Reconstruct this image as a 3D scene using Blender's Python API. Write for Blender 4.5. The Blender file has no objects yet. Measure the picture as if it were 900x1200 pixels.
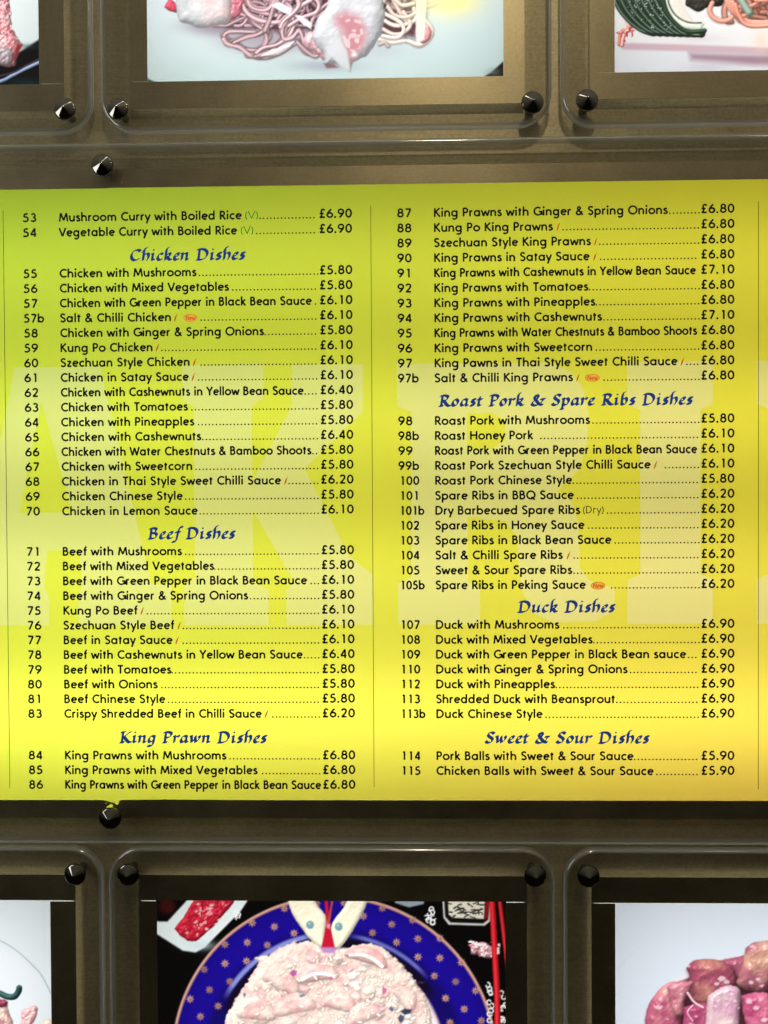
import bpy, bmesh, math, random
import numpy as np
from mathutils import Vector
from mathutils.geometry import delaunay_2d_cdt

# ---------------------------------------------------------------- camera, world, lamps, exposure
scene = bpy.context.scene
col = scene.collection
cam_data = bpy.data.cameras.new("camera")
cam_data.sensor_fit = 'VERTICAL'
cam_data.sensor_height = 24.0
cam_data.lens = 24.0 * 950.0 / 1200.0
cam_data.clip_start = 0.02
cam_data.clip_end = 50.0
camera = bpy.data.objects.new("camera", cam_data)
camera.location = (0.02690529, -0.95195815, -0.00887033)
camera.rotation_euler = (1.55762008, 0.00560304, 0.01990336)
col.objects.link(camera)
scene.camera = camera

world = bpy.data.worlds.new("World")
scene.world = world
world.use_nodes = True
wn, wl = world.node_tree.nodes, world.node_tree.links
wn.clear()
w_out = wn.new("ShaderNodeOutputWorld")
w_bg = wn.new("ShaderNodeBackground")
w_bg.inputs["Strength"].default_value = 0.34
w_tc = wn.new("ShaderNodeTexCoord")
w_sep = wn.new("ShaderNodeSeparateXYZ")
w_map = wn.new("ShaderNodeMapRange")
w_map.inputs["From Min"].default_value = -1.0
w_map.inputs["From Max"].default_value = 1.0
w_ramp = wn.new("ShaderNodeValToRGB")          # a dim interior: darker floor, paler ceiling
w_ramp.color_ramp.elements[0].position = 0.36
w_ramp.color_ramp.elements[0].color = (0.014, 0.012, 0.005, 1)
w_ramp.color_ramp.elements[1].position = 0.95
w_ramp.color_ramp.elements[1].color = (0.62, 0.56, 0.44, 1)
wl.new(w_tc.outputs["Generated"], w_sep.inputs[0])
wl.new(w_sep.outputs["Z"], w_map.inputs["Value"])
wl.new(w_map.outputs[0], w_ramp.inputs[0])
wl.new(w_ramp.outputs[0], w_bg.inputs["Color"])
wl.new(w_bg.outputs[0], w_out.inputs["Surface"])

def area(name, loc, target, sx, sy, power, color, shape='RECTANGLE'):
    d = bpy.data.lights.new(name, 'AREA')
    d.shape = shape
    d.size = sx
    if shape in ('RECTANGLE', 'ELLIPSE'):
        d.size_y = sy
    d.energy = power
    d.color = color
    o = bpy.data.objects.new(name, d)
    o.location = loc
    o.rotation_euler = (Vector(target) - Vector(loc)).to_track_quat('-Z', 'Y').to_euler()
    col.objects.link(o)
    return o

# two warm room lamps lighting the upper bronze; their glow on the prints is painted
area("ceiling_lamp", (0.19, -1.50, 1.78), (0.1, 0, 0.2), 0.16, 0.16, 7.6, (1.0, 0.84, 0.56), 'DISK')
area("side_lamp", (1.25, -1.40, 1.70), (0.2, 0, 0.2), 0.12, 0.12, 0.9, (1.0, 0.80, 0.52), 'DISK')
# added lights at left and overhead, reflecting in the caps and lifting the bronze
area("left_fill", (-1.45, -0.85, 0.35), (0, 0, 0), 0.35, 1.1, 4.2, (0.95, 0.97, 0.97))
area("overhead_fill", (0.10, -0.75, 1.75), (0.0, -0.3, 0), 1.2, 0.06, 1.2, (1.0, 0.95, 0.85))

scene.view_settings.view_transform = 'Standard'
scene.view_settings.look = 'None'
scene.view_settings.gamma = 1.0
scene.view_settings.exposure = 0.0
scene.view_settings.use_curve_mapping = False
scene.render.engine = 'CYCLES'
scene.cycles.use_denoising = True
scene.cycles.max_bounces = 7
scene.cycles.diffuse_bounces = 3
scene.cycles.transparent_max_bounces = 16
scene.cycles.sample_clamp_indirect = 4.0

MM = 0.001
Y_FILM, Y_BACK, Y_FRONT, Y_WALL = 0.0, -1.2, -14.2, 8.0      # depths in mm (towards the room is negative)
rng = random.Random(7)

# ---------------------------------------------------------------- helpers
def srgb(r, g, b):
    return tuple((c / 255 / 12.92) if c <= 10 else ((c / 255 + 0.055) / 1.055) ** 2.4 for c in (r, g, b))

def link(name, me, mat, parent=None):
    o = bpy.data.objects.new(name, me)
    col.objects.link(o)
    mats = mat if isinstance(mat, (list, tuple)) else [mat]
    if not me.materials:
        for m in mats:
            me.materials.append(m)
    o.parent = parent
    return o

def mesh(name, verts, faces, mat, parent=None, smooth=False):
    me = bpy.data.meshes.new(name)
    me.from_pydata([(x * MM, y * MM, z * MM) for x, y, z in verts], [], faces)
    me.update()
    if smooth:
        me.polygons.foreach_set("use_smooth", [True] * len(me.polygons))
    return link(name, me, mat, parent)

def empty(name, label, cat, group=None, loc=(0, 0, 0)):
    o = bpy.data.objects.new(name, None)
    o.empty_display_size = 0.05
    col.objects.link(o)
    o["label"] = label
    o["category"] = cat
    if group:
        o["group"] = group
    return o

def box(name, x0, x1, y0, y1, z0, z1, mat, parent, bevel=0.0):
    v = [(x, y, z) for x in (x0, x1) for y in (y0, y1) for z in (z0, z1)]
    f = [(0, 1, 3, 2), (4, 6, 7, 5), (0, 4, 5, 1), (2, 3, 7, 6), (0, 2, 6, 4), (1, 5, 7, 3)]
    o = mesh(name, v, f, mat, parent)
    if bevel:
        bm = bmesh.new()
        bm.from_mesh(o.data)
        bmesh.ops.bevel(bm, geom=list(bm.edges), offset=bevel * MM, segments=2, affect='EDGES')
        bm.to_mesh(o.data)
        bm.free()
    return o

def cut_sheet(outer, holes, extra=()):
    """triangulate outer minus holes; extra polygons come back as separate face lists"""
    verts, faces = [], []
    for ring in [outer] + list(holes) + list(extra):
        if sum(a[0] * b[1] - b[0] * a[1] for a, b in zip(ring, list(ring[1:]) + [ring[0]])) < 0:
            ring = list(reversed(ring))
        s = len(verts)
        verts += [Vector(p) for p in ring]
        faces.append(list(range(s, s + len(ring))))
    v, e, f, ov, oe, of = delaunay_2d_cdt(verts, [], faces, 0, 1e-5)
    nh = len(holes)
    base, ex = [], [[] for _ in extra]
    for tri, ids in zip(f, of):
        if 0 not in ids:
            continue
        k = [i - 1 - nh for i in ids if i > nh]
        if any(1 <= i <= nh for i in ids):
            if extra:
                base.append(tri)
            continue
        if k:
            ex[k[0]].append(tri)
        else:
            base.append(tri)
    return [(p.x, p.y) for p in v], base, ex

def compact(v2, tris, y):
    used, out, fs = {}, [], []
    for t in tris:
        f = []
        for i in t:
            if i not in used:
                used[i] = len(out)
                out.append((v2[i][0], y, v2[i][1]))
            f.append(used[i])
        fs.append(tuple(f))
    return out, fs

# ---------------------------------------------------------------- materials
def new_mat(name):
    m = bpy.data.materials.new(name)
    m.use_nodes = True
    n, l = m.node_tree.nodes, m.node_tree.links
    n.clear()
    out = n.new("ShaderNodeOutputMaterial")
    return m, n, l, out

def plain(name, rgb, rough=0.6, metal=0.0, spec=0.3):
    m, n, l, out = new_mat(name)
    p = n.new("ShaderNodeBsdfPrincipled")
    p.inputs["Base Color"].default_value = (*rgb, 1)
    p.inputs["Roughness"].default_value = rough
    p.inputs["Metallic"].default_value = metal
    p.inputs["Specular IOR Level"].default_value = spec
    l.new(p.outputs[0], out.inputs[0])
    return m

def brushed(name, rgb, rough, metal, horizontal=True, var=0.16, bump=0.05, aniso=0.0):
    """brushed bronze sheet: fine grain along one axis, blotchy wear, a few scratches"""
    m, n, l, out = new_mat(name)
    tc = n.new("ShaderNodeTexCoord")
    mp = n.new("ShaderNodeMapping")
    mp.inputs["Scale"].default_value = (18, 18, 1500) if horizontal else (1500, 18, 18)
    nz = n.new("ShaderNodeTexNoise")
    nz.inputs["Scale"].default_value = 1.0
    nz.inputs["Detail"].default_value = 3
    bl = n.new("ShaderNodeTexNoise")
    bl.inputs["Scale"].default_value = 9.0
    bl.inputs["Detail"].default_value = 6
    bl.inputs["Roughness"].default_value = 0.65
    gr = n.new("ShaderNodeTexNoise")
    gr.inputs["Scale"].default_value = 330.0
    gr.inputs["Detail"].default_value = 2
    l.new(tc.outputs["Object"], mp.inputs[0])
    l.new(mp.outputs[0], nz.inputs["Vector"])
    l.new(tc.outputs["Object"], bl.inputs["Vector"])
    l.new(tc.outputs["Object"], gr.inputs["Vector"])
    a = n.new("ShaderNodeMath"); a.operation = 'ADD'
    l.new(nz.outputs["Fac"], a.inputs[0]); l.new(bl.outputs["Fac"], a.inputs[1])
    b = n.new("ShaderNodeMath"); b.operation = 'ADD'
    l.new(a.outputs[0], b.inputs[0]); l.new(gr.outputs["Fac"], b.inputs[1])
    r = n.new("ShaderNodeMapRange")
    r.inputs["From Min"].default_value = 1.0; r.inputs["From Max"].default_value = 2.0
    r.inputs["To Min"].default_value = 1 - var; r.inputs["To Max"].default_value = 1 + var
    l.new(b.outputs[0], r.inputs["Value"])
    mul = n.new("ShaderNodeVectorMath"); mul.operation = 'SCALE'
    mul.inputs[0].default_value = rgb
    l.new(r.outputs[0], mul.inputs["Scale"])
    rr = n.new("ShaderNodeMapRange")
    rr.inputs["From Min"].default_value = 0.3; rr.inputs["From Max"].default_value = 0.7
    rr.inputs["To Min"].default_value = rough - 0.05; rr.inputs["To Max"].default_value = rough + 0.07
    l.new(bl.outputs["Fac"], rr.inputs["Value"])
    bp = n.new("ShaderNodeBump")
    bp.inputs["Strength"].default_value = bump
    bp.inputs["Distance"].default_value = 0.0006
    l.new(b.outputs[0], bp.inputs["Height"])
    p = n.new("ShaderNodeBsdfPrincipled")
    p.inputs["Metallic"].default_value = metal
    p.inputs["Specular IOR Level"].default_value = 0.35
    p.inputs["Anisotropic"].default_value = aniso
    tg = n.new("ShaderNodeCombineXYZ")               # brushed sheet: reflections smear up and down
    tg.inputs[2].default_value = 1.0
    l.new(tg.outputs[0], p.inputs["Tangent"])
    l.new(mul.outputs[0], p.inputs["Base Color"])
    l.new(rr.outputs[0], p.inputs["Roughness"])
    l.new(bp.outputs[0], p.inputs["Normal"])
    l.new(p.outputs[0], out.inputs[0])
    return m

def acrylic(name, tint, rough, haze, extra_gloss=0.0, scatter=False):
    """clear sheet: see-through, with a sharp-ish surface reflection on its outer faces"""
    m, n, l, out = new_mat(name)
    tr = n.new("ShaderNodeBsdfTransparent"); tr.inputs[0].default_value = (*tint, 1)
    df = n.new("ShaderNodeBsdfDiffuse"); df.inputs[0].default_value = (0.55, 0.52, 0.45, 1)
    if scatter:                                      # a sawn rim passes some of the light that runs inside the sheet
        d2 = df
        d2.inputs[0].default_value = (0.5, 0.5, 0.46, 1)
        t2 = n.new("ShaderNodeBsdfTranslucent"); t2.inputs[0].default_value = (0.80, 0.84, 0.84, 1)
        df = n.new("ShaderNodeMixShader"); df.inputs[0].default_value = 0.7
        l.new(d2.outputs[0], df.inputs[1]); l.new(t2.outputs[0], df.inputs[2])
    mh = n.new("ShaderNodeMixShader"); mh.inputs[0].default_value = haze
    l.new(tr.outputs[0], mh.inputs[1]); l.new(df.outputs[0], mh.inputs[2])
    gl = n.new("ShaderNodeBsdfGlossy")
    gl.inputs["Color"].default_value = (1, 1, 1, 1)
    gl.inputs["Roughness"].default_value = rough
    fr = n.new("ShaderNodeFresnel"); fr.inputs["IOR"].default_value = 1.49
    ge = n.new("ShaderNodeNewGeometry")
    inv = n.new("ShaderNodeMath"); inv.operation = 'SUBTRACT'; inv.inputs[0].default_value = 1.0
    l.new(ge.outputs["Backfacing"], inv.inputs[1])
    ad = n.new("ShaderNodeMath"); ad.operation = 'ADD'; ad.inputs[1].default_value = extra_gloss
    l.new(fr.outputs[0], ad.inputs[0])
    mu = n.new("ShaderNodeMath"); mu.operation = 'MULTIPLY'
    l.new(ad.outputs[0], mu.inputs[0]); l.new(inv.outputs[0], mu.inputs[1])
    mx = n.new("ShaderNodeMixShader")
    l.new(mu.outputs[0], mx.inputs[0]); l.new(mh.outputs[0], mx.inputs[1]); l.new(gl.outputs[0], mx.inputs[2])
    l.new(mx.outputs[0], out.inputs[0])
    return m

def film(name, color_socket_builder):
    """printed backlit film: lets the light box behind shine through its inks"""
    m, n, l, out = new_mat(name)
    c = color_socket_builder(n, l)
    t = n.new("ShaderNodeBsdfTranslucent")
    d = n.new("ShaderNodeBsdfDiffuse")
    mx = n.new("ShaderNodeMixShader"); mx.inputs[0].default_value = 0.15
    l.new(c, t.inputs["Color"]); l.new(c, d.inputs["Color"])
    l.new(t.outputs[0], mx.inputs[1]); l.new(d.outputs[0], mx.inputs[2])
    l.new(mx.outputs[0], out.inputs[0])
    return m

def menu_colour(pale):
    """the menu sheet's colour fade: lime at the top left, yellow below, warmer to the right"""
    def build(n, l):
        tc = n.new("ShaderNodeTexCoord")
        se = n.new("ShaderNodeSeparateXYZ")
        l.new(tc.outputs["Object"], se.inputs[0])
        def ramp(sock, lo, hi, stops):
            mr = n.new("ShaderNodeMapRange")
            mr.inputs["From Min"].default_value = lo; mr.inputs["From Max"].default_value = hi
            l.new(se.outputs[sock], mr.inputs["Value"])
            r = n.new("ShaderNodeValToRGB")
            els = r.color_ramp.elements
            els[0].position, els[0].color = stops[0][0], (*stops[0][1], 1)
            els[1].position, els[1].color = stops[-1][0], (*stops[-1][1], 1)
            for p, c in stops[1:-1]:
                e = els.new(p); e.color = (*c, 1)
            l.new(mr.outputs[0], r.inputs[0])
            return r.outputs[0], mr.outputs[0]
        left, _ = ramp("Z", -0.362, 0.362, MENU_LEFT)
        right, _ = ramp("Z", -0.362, 0.362, MENU_RIGHT)
        mr = n.new("ShaderNodeMapRange")
        mr.interpolation_type = 'SMOOTHSTEP'
        mr.inputs["From Min"].default_value = -0.5; mr.inputs["From Max"].default_value = 0.6
        l.new(se.outputs["X"], mr.inputs["Value"])
        mx = n.new("ShaderNodeMixRGB")
        l.new(mr.outputs[0], mx.inputs[0]); l.new(left, mx.inputs[1]); l.new(right, mx.inputs[2])
        nz = n.new("ShaderNodeTexNoise"); nz.inputs["Scale"].default_value = 900; nz.inputs["Detail"].default_value = 2
        l.new(tc.outputs["Object"], nz.inputs["Vector"])
        nr = n.new("ShaderNodeMapRange")
        nr.inputs["From Min"].default_value = 0.3; nr.inputs["From Max"].default_value = 0.7
        nr.inputs["To Min"].default_value = 0.985; nr.inputs["To Max"].default_value = 1.015
        l.new(nz.outputs["Fac"], nr.inputs["Value"])
        sc = n.new("ShaderNodeVectorMath"); sc.operation = 'SCALE'
        l.new(mx.outputs[0], sc.inputs[0]); l.new(nr.outputs[0], sc.inputs["Scale"])
        if not pale:
            return sc.outputs[0]
        pm = n.new("ShaderNodeMixRGB"); pm.inputs[0].default_value = 0.26
        pm.inputs[2].default_value = (0.88, 0.88, 0.90, 1)
        l.new(sc.outputs[0], pm.inputs[1])
        return pm.outputs[0]
    return build

MENU_LEFT = [(0.0, (0.86, 0.93, 0.10)), (0.5, (0.82, 0.92, 0.085)), (1.0, (0.68, 0.93, 0.085))]
MENU_RIGHT = [(0.0, (0.90, 0.65, 0.11)), (0.12, (0.88, 0.71, 0.10)), (0.45, (0.83, 0.735, 0.065)), (1.0, (0.93, 0.88, 0.062))]  # right middle also darkened, in place of lamps dimmer on that side

def photo_colour(n, l):
    a = n.new("ShaderNodeVertexColor")
    a.layer_name = "print"
    return a.outputs["Color"]

M_WALL = brushed("bronze_wall", (0.50, 0.435, 0.285), 0.42, 0.55, True, 0.32, 0.09, 0.35)
M_STRIP_H = brushed("bronze_vinyl_across", (0.62, 0.54, 0.365), 0.37, 1.0, True, 0.16, 0.04, 0.30)
M_STRIP_V = brushed("bronze_vinyl_upright", (0.62, 0.54, 0.365), 0.37, 1.0, False, 0.16, 0.04, 0.30)
M_ACRYLIC = acrylic("clear_acrylic", (0.88, 0.877, 0.86), 0.05, 0.010)
M_EDGE = acrylic("polished_acrylic_edge", (0.74, 0.74, 0.71), 0.12, 0.42, 0.12, True)
M_FILM = film("menu_print", menu_colour(False))
M_PALE = film("menu_print_pale", menu_colour(True))
M_PHOTO = film("photo_print", photo_colour)
M_BOX = plain("white_light_box", (0.72, 0.72, 0.70), 0.7)
def turned_metal(name, rgb, rough):
    m, n, l, out = new_mat(name)
    p = n.new("ShaderNodeBsdfPrincipled")
    p.inputs["Base Color"].default_value = (*rgb, 1)
    p.inputs["Metallic"].default_value = 1.0
    p.inputs["Roughness"].default_value = rough
    p.inputs["Anisotropic"].default_value = 0.3
    t = n.new("ShaderNodeTangent"); t.direction_type = 'RADIAL'; t.axis = 'Y'
    l.new(t.outputs[0], p.inputs["Tangent"])
    l.new(p.outputs[0], out.inputs[0])
    return m
M_CHROME = turned_metal("dark_chrome", (0.30, 0.285, 0.25), 0.05)
def backlit(name, rgb):
    """coloured ink on the backlit sheet: the light box shines through it"""
    m, n, l, out = new_mat(name)
    e = n.new("ShaderNodeEmission")
    e.inputs["Color"].default_value = (*srgb(*rgb), 1)
    e.inputs["Strength"].default_value = 1.25
    l.new(e.outputs[0], out.inputs[0])
    return m
M_BLACK = backlit("black_ink", (9, 12, 22))
M_BLUE = backlit("blue_ink", (22, 56, 128))
M_GREEN = backlit("green_ink", (70, 138, 30))
M_GREY = backlit("grey_ink", (84, 82, 34))
M_RED = backlit("red_ink", (206, 84, 34))
M_BADGE = backlit("orange_ink", (244, 176, 66))

# ---------------------------------------------------------------- lettering (pen strokes turned into flat ink)
def arc(cx, cy, rx, ry, a0, a1, n=None):
    n = n or max(4, int(abs(a1 - a0) / 20))
    return [(cx + rx * math.cos(math.radians(a0 + (a1 - a0) * i / n)),
             cy + ry * math.sin(math.radians(a0 + (a1 - a0) * i / n))) for i in range(n + 1)]

def spline(pts, n=5):
    out = []
    P = [pts[0]] + list(pts) + [pts[-1]]
    for i in range(1, len(P) - 2):
        p0, p1, p2, p3 = P[i - 1], P[i], P[i + 1], P[i + 2]
        for k in range(n):
            t = k / n
            out.append(tuple(0.5 * ((2 * p1[j]) + (p2[j] - p0[j]) * t + (2 * p0[j] - 5 * p1[j] + 4 * p2[j] - p3[j]) * t * t
                                    + (3 * p1[j] - p0[j] - 3 * p2[j] + p3[j]) * t ** 3) for j in (0, 1)))
    out.append(pts[-1])
    return out

def oval(cx, cy, rx, ry):
    return arc(cx, cy, rx, ry, 0, 360, 18)

X, B, T, A = 0.70, 0.075, 0.635, 1.06
S_ = spline
SANS = {  # advance, strokes (unit = capital height)
 'a': (.76, [oval(.35, .355, .26, .28), [(.61, .70), (.61, 0)]]),
 'b': (.74, [oval(.37, .355, .26, .28), [(.11, A), (.11, 0)]]),
 'c': (.60, [arc(.37, .355, .27, .28, 48, 312)]),
 'd': (.76, [oval(.35, .355, .26, .28), [(.61, A), (.61, 0)]]),
 'e': (.68, [[(.10, .375), (.60, .375)], arc(.36, .355, .26, .28, 4, 315)]),
 'f': (.40, [[(.20, 0), (.20, .80)] + arc(.36, .80, .16, .19, 180, 80), [(.04, .655), (.38, .655)]]),
 'g': (.76, [oval(.35, .355, .26, .28), [(.61, .70), (.61, -.05)] + arc(.36, -.05, .25, .23, 0, -145)]),
 'h': (.70, [[(.11, A), (.11, 0)], arc(.34, .39, .225, .245, 170, 0) + [(.565, 0)]]),
 'i': (.27, [[(.125, .70), (.125, 0)], 'dot', (.125, .94)]),
 'k': (.60, [[(.11, A), (.11, 0)], [(.50, .69), (.13, .34)], [(.20, .41), (.54, 0)]]),
 'l': (.26, [[(.125, A), (.125, 0)]]),
 'm': (1.04, [[(.11, .70), (.11, 0)], arc(.305, .40, .195, .235, 170, 0) + [(.50, 0)], arc(.70, .40, .20, .235, 170, 0) + [(.90, 0)]]),
 'n': (.70, [[(.11, .70), (.11, 0)], arc(.34, .39, .225, .245, 170, 0) + [(.565, 0)]]),
 'o': (.74, [oval(.37, .355, .29, .28)]),
 'p': (.74, [oval(.37, .355, .26, .28), [(.11, .70), (.11, -.34)]]),
 'r': (.44, [[(.11, .70), (.11, 0)], arc(.31, .38, .20, .255, 170, 70)]),
 's': (.50, [S_([(.41, .575), (.26, .64), (.12, .555), (.15, .44), (.30, .355), (.42, .24), (.38, .11), (.22, .07), (.06, .13)])]),
 't': (.42, [[(.19, .88), (.19, 0)], [(.03, .655), (.37, .655)]]),
 'u': (.70, [[(.11, .70), (.11, .31)] + arc(.335, .31, .225, .24, 180, 350), [(.575, .70), (.575, 0)]]),
 'w': (.88, [[(.03, .70), (.24, .02)], [(.24, .02), (.44, .62)], [(.44, .62), (.64, .02)], [(.64, .02), (.85, .70)]]),
 'x': (.58, [[(.05, .70), (.53, 0)], [(.53, .70), (.05, 0)]]),
 'y': (.58, [[(.03, .70), (.29, .05)], [(.55, .70), (.16, -.34)]]),
 'z': (.54, [[(.06, .635), (.46, .635)], [(.46, .635), (.07, .07)], [(.07, .07), (.50, .07)]]),
 'v': (.56, [[(.03, .70), (.28, .02)], [(.28, .02), (.53, .70)]]),
 'B': (.68, [[(.12, 1), (.12, 0)], [(.12, .93), (.30, .93)] + arc(.30, .74, .19, .19, 90, -90) + [(.12, .55)], [(.12, .55), (.32, .55)] + arc(.32, .31, .24, .24, 90, -90) + [(.12, .07)]]),
 'C': (.80, [arc(.50, .50, .40, .43, 48, 312)]),
 'D': (.86, [[(.12, 1), (.12, 0)], [(.12, .93), (.32, .93)] + arc(.32, .50, .42, .43, 90, -90) + [(.12, .07)]]),
 'G': (.92, [arc(.50, .50, .40, .43, 48, 345), [(.90, .06), (.90, .46)], [(.58, .46), (.96, .46)]]),
 'H': (.86, [[(.12, 1), (.12, 0)], [(.73, 1), (.73, 0)], [(.12, .52), (.73, .52)]]),
 'K': (.72, [[(.12, 1), (.12, 0)], [(.62, 1), (.15, .50)], [(.22, .57), (.68, 0)]]),
 'L': (.56, [[(.12, 1), (.12, 0)], [(.12, .07), (.52, .07)]]),
 'M': (1.02, [[(.08, 0), (.20, .98)], [(.20, .98), (.51, .14)], [(.51, .14), (.82, .98)], [(.82, .98), (.94, 0)]]),
 'N': (.88, [[(.12, 0), (.12, 1)], [(.12, .98), (.76, .02)], [(.76, 0), (.76, 1)]]),
 'O': (1.0, [oval(.50, .50, .42, .44)]),
 'P': (.64, [[(.12, 1), (.12, 0)], [(.12, .93), (.32, .93)] + arc(.32, .69, .22, .24, 90, -90) + [(.12, .45)]]),
 'Q': (1.0, [oval(.50, .50, .42, .44), [(.55, .28), (.92, -.06)]]),
 'R': (.68, [[(.12, 1), (.12, 0)], [(.12, .93), (.32, .93)] + arc(.32, .70, .21, .23, 90, -90) + [(.12, .47)], [(.28, .47), (.64, 0)]]),
 'S': (.64, [S_([(.54, .84), (.36, .94), (.16, .87), (.12, .70), (.24, .57), (.44, .45), (.54, .29), (.46, .12), (.28, .06), (.08, .16)])]),
 'T': (.66, [[(.33, .93), (.33, 0)], [(.03, .93), (.63, .93)]]),
 'V': (.76, [[(.03, 1), (.38, .02)], [(.38, .02), (.73, 1)]]),
 'W': (1.10, [[(.03, 1), (.30, .02)], [(.30, .02), (.55, .90)], [(.55, .90), (.80, .02)], [(.80, .02), (1.07, 1)]]),
 'Y': (.70, [[(.03, 1), (.35, .48)], [(.67, 1), (.35, .48)], [(.35, .50), (.35, 0)]]),
 '0': (.70, [oval(.35, .50, .25, .43)]),
 '1': (.70, [[(.40, 1), (.40, 0)], [(.40, .97), (.24, .86)]]),
 '2': (.70, [S_([(.13, .76), (.20, .90), (.36, .94), (.52, .86), (.54, .68), (.44, .46), (.28, .24), (.12, .07)]), [(.10, .07), (.60, .07)]]),
 '3': (.70, [arc(.33, .73, .20, .20, 150, -90) , arc(.33, .30, .24, .235, 90, -150)]),
 '4': (.70, [[(.48, 1), (.48, 0)], [(.48, .98), (.08, .27)], [(.06, .27), (.64, .27)]]),
 '5': (.70, [[(.56, .93), (.22, .93)], [(.22, .93), (.17, .56)], arc(.30, .32, .27, .26, 118, -140)]),
 '6': (.70, [oval(.36, .31, .25, .245), S_([(.50, .97), (.30, .74), (.15, .50), (.11, .32)])]),
 '7': (.70, [[(.10, .93), (.60, .93)], [(.60, .93), (.24, 0)]]),
 '8': (.70, [oval(.35, .73, .19, .20), oval(.35, .30, .24, .235)]),
 '9': (.70, [oval(.35, .69, .25, .245), S_([(.60, .68), (.56, .50), (.41, .26), (.21, .03)])]),
 '£': (.70, [S_([(.60, .82), (.50, .93), (.36, .93), (.27, .80), (.28, .62), (.31, .40), (.27, .20), (.12, .07)]), [(.10, .07), (.62, .07)], [(.10, .49), (.50, .49)]]),
 '.': (.30, ['dot', (.13, .075)]),
 '&': (.82, [S_([(.76, 0), (.50, .32), (.26, .64), (.22, .82), (.34, .94), (.47, .86), (.46, .70), (.28, .52), (.12, .36), (.11, .18), (.24, .06), (.42, .07), (.58, .22), (.68, .44)])]),
 '(': (.34, [arc(.50, .40, .36, .62, 125, 235)]),
 ')': (.34, [arc(-.16, .40, .36, .62, 55, -55)]),
 ' ': (.34, []),
}
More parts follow.
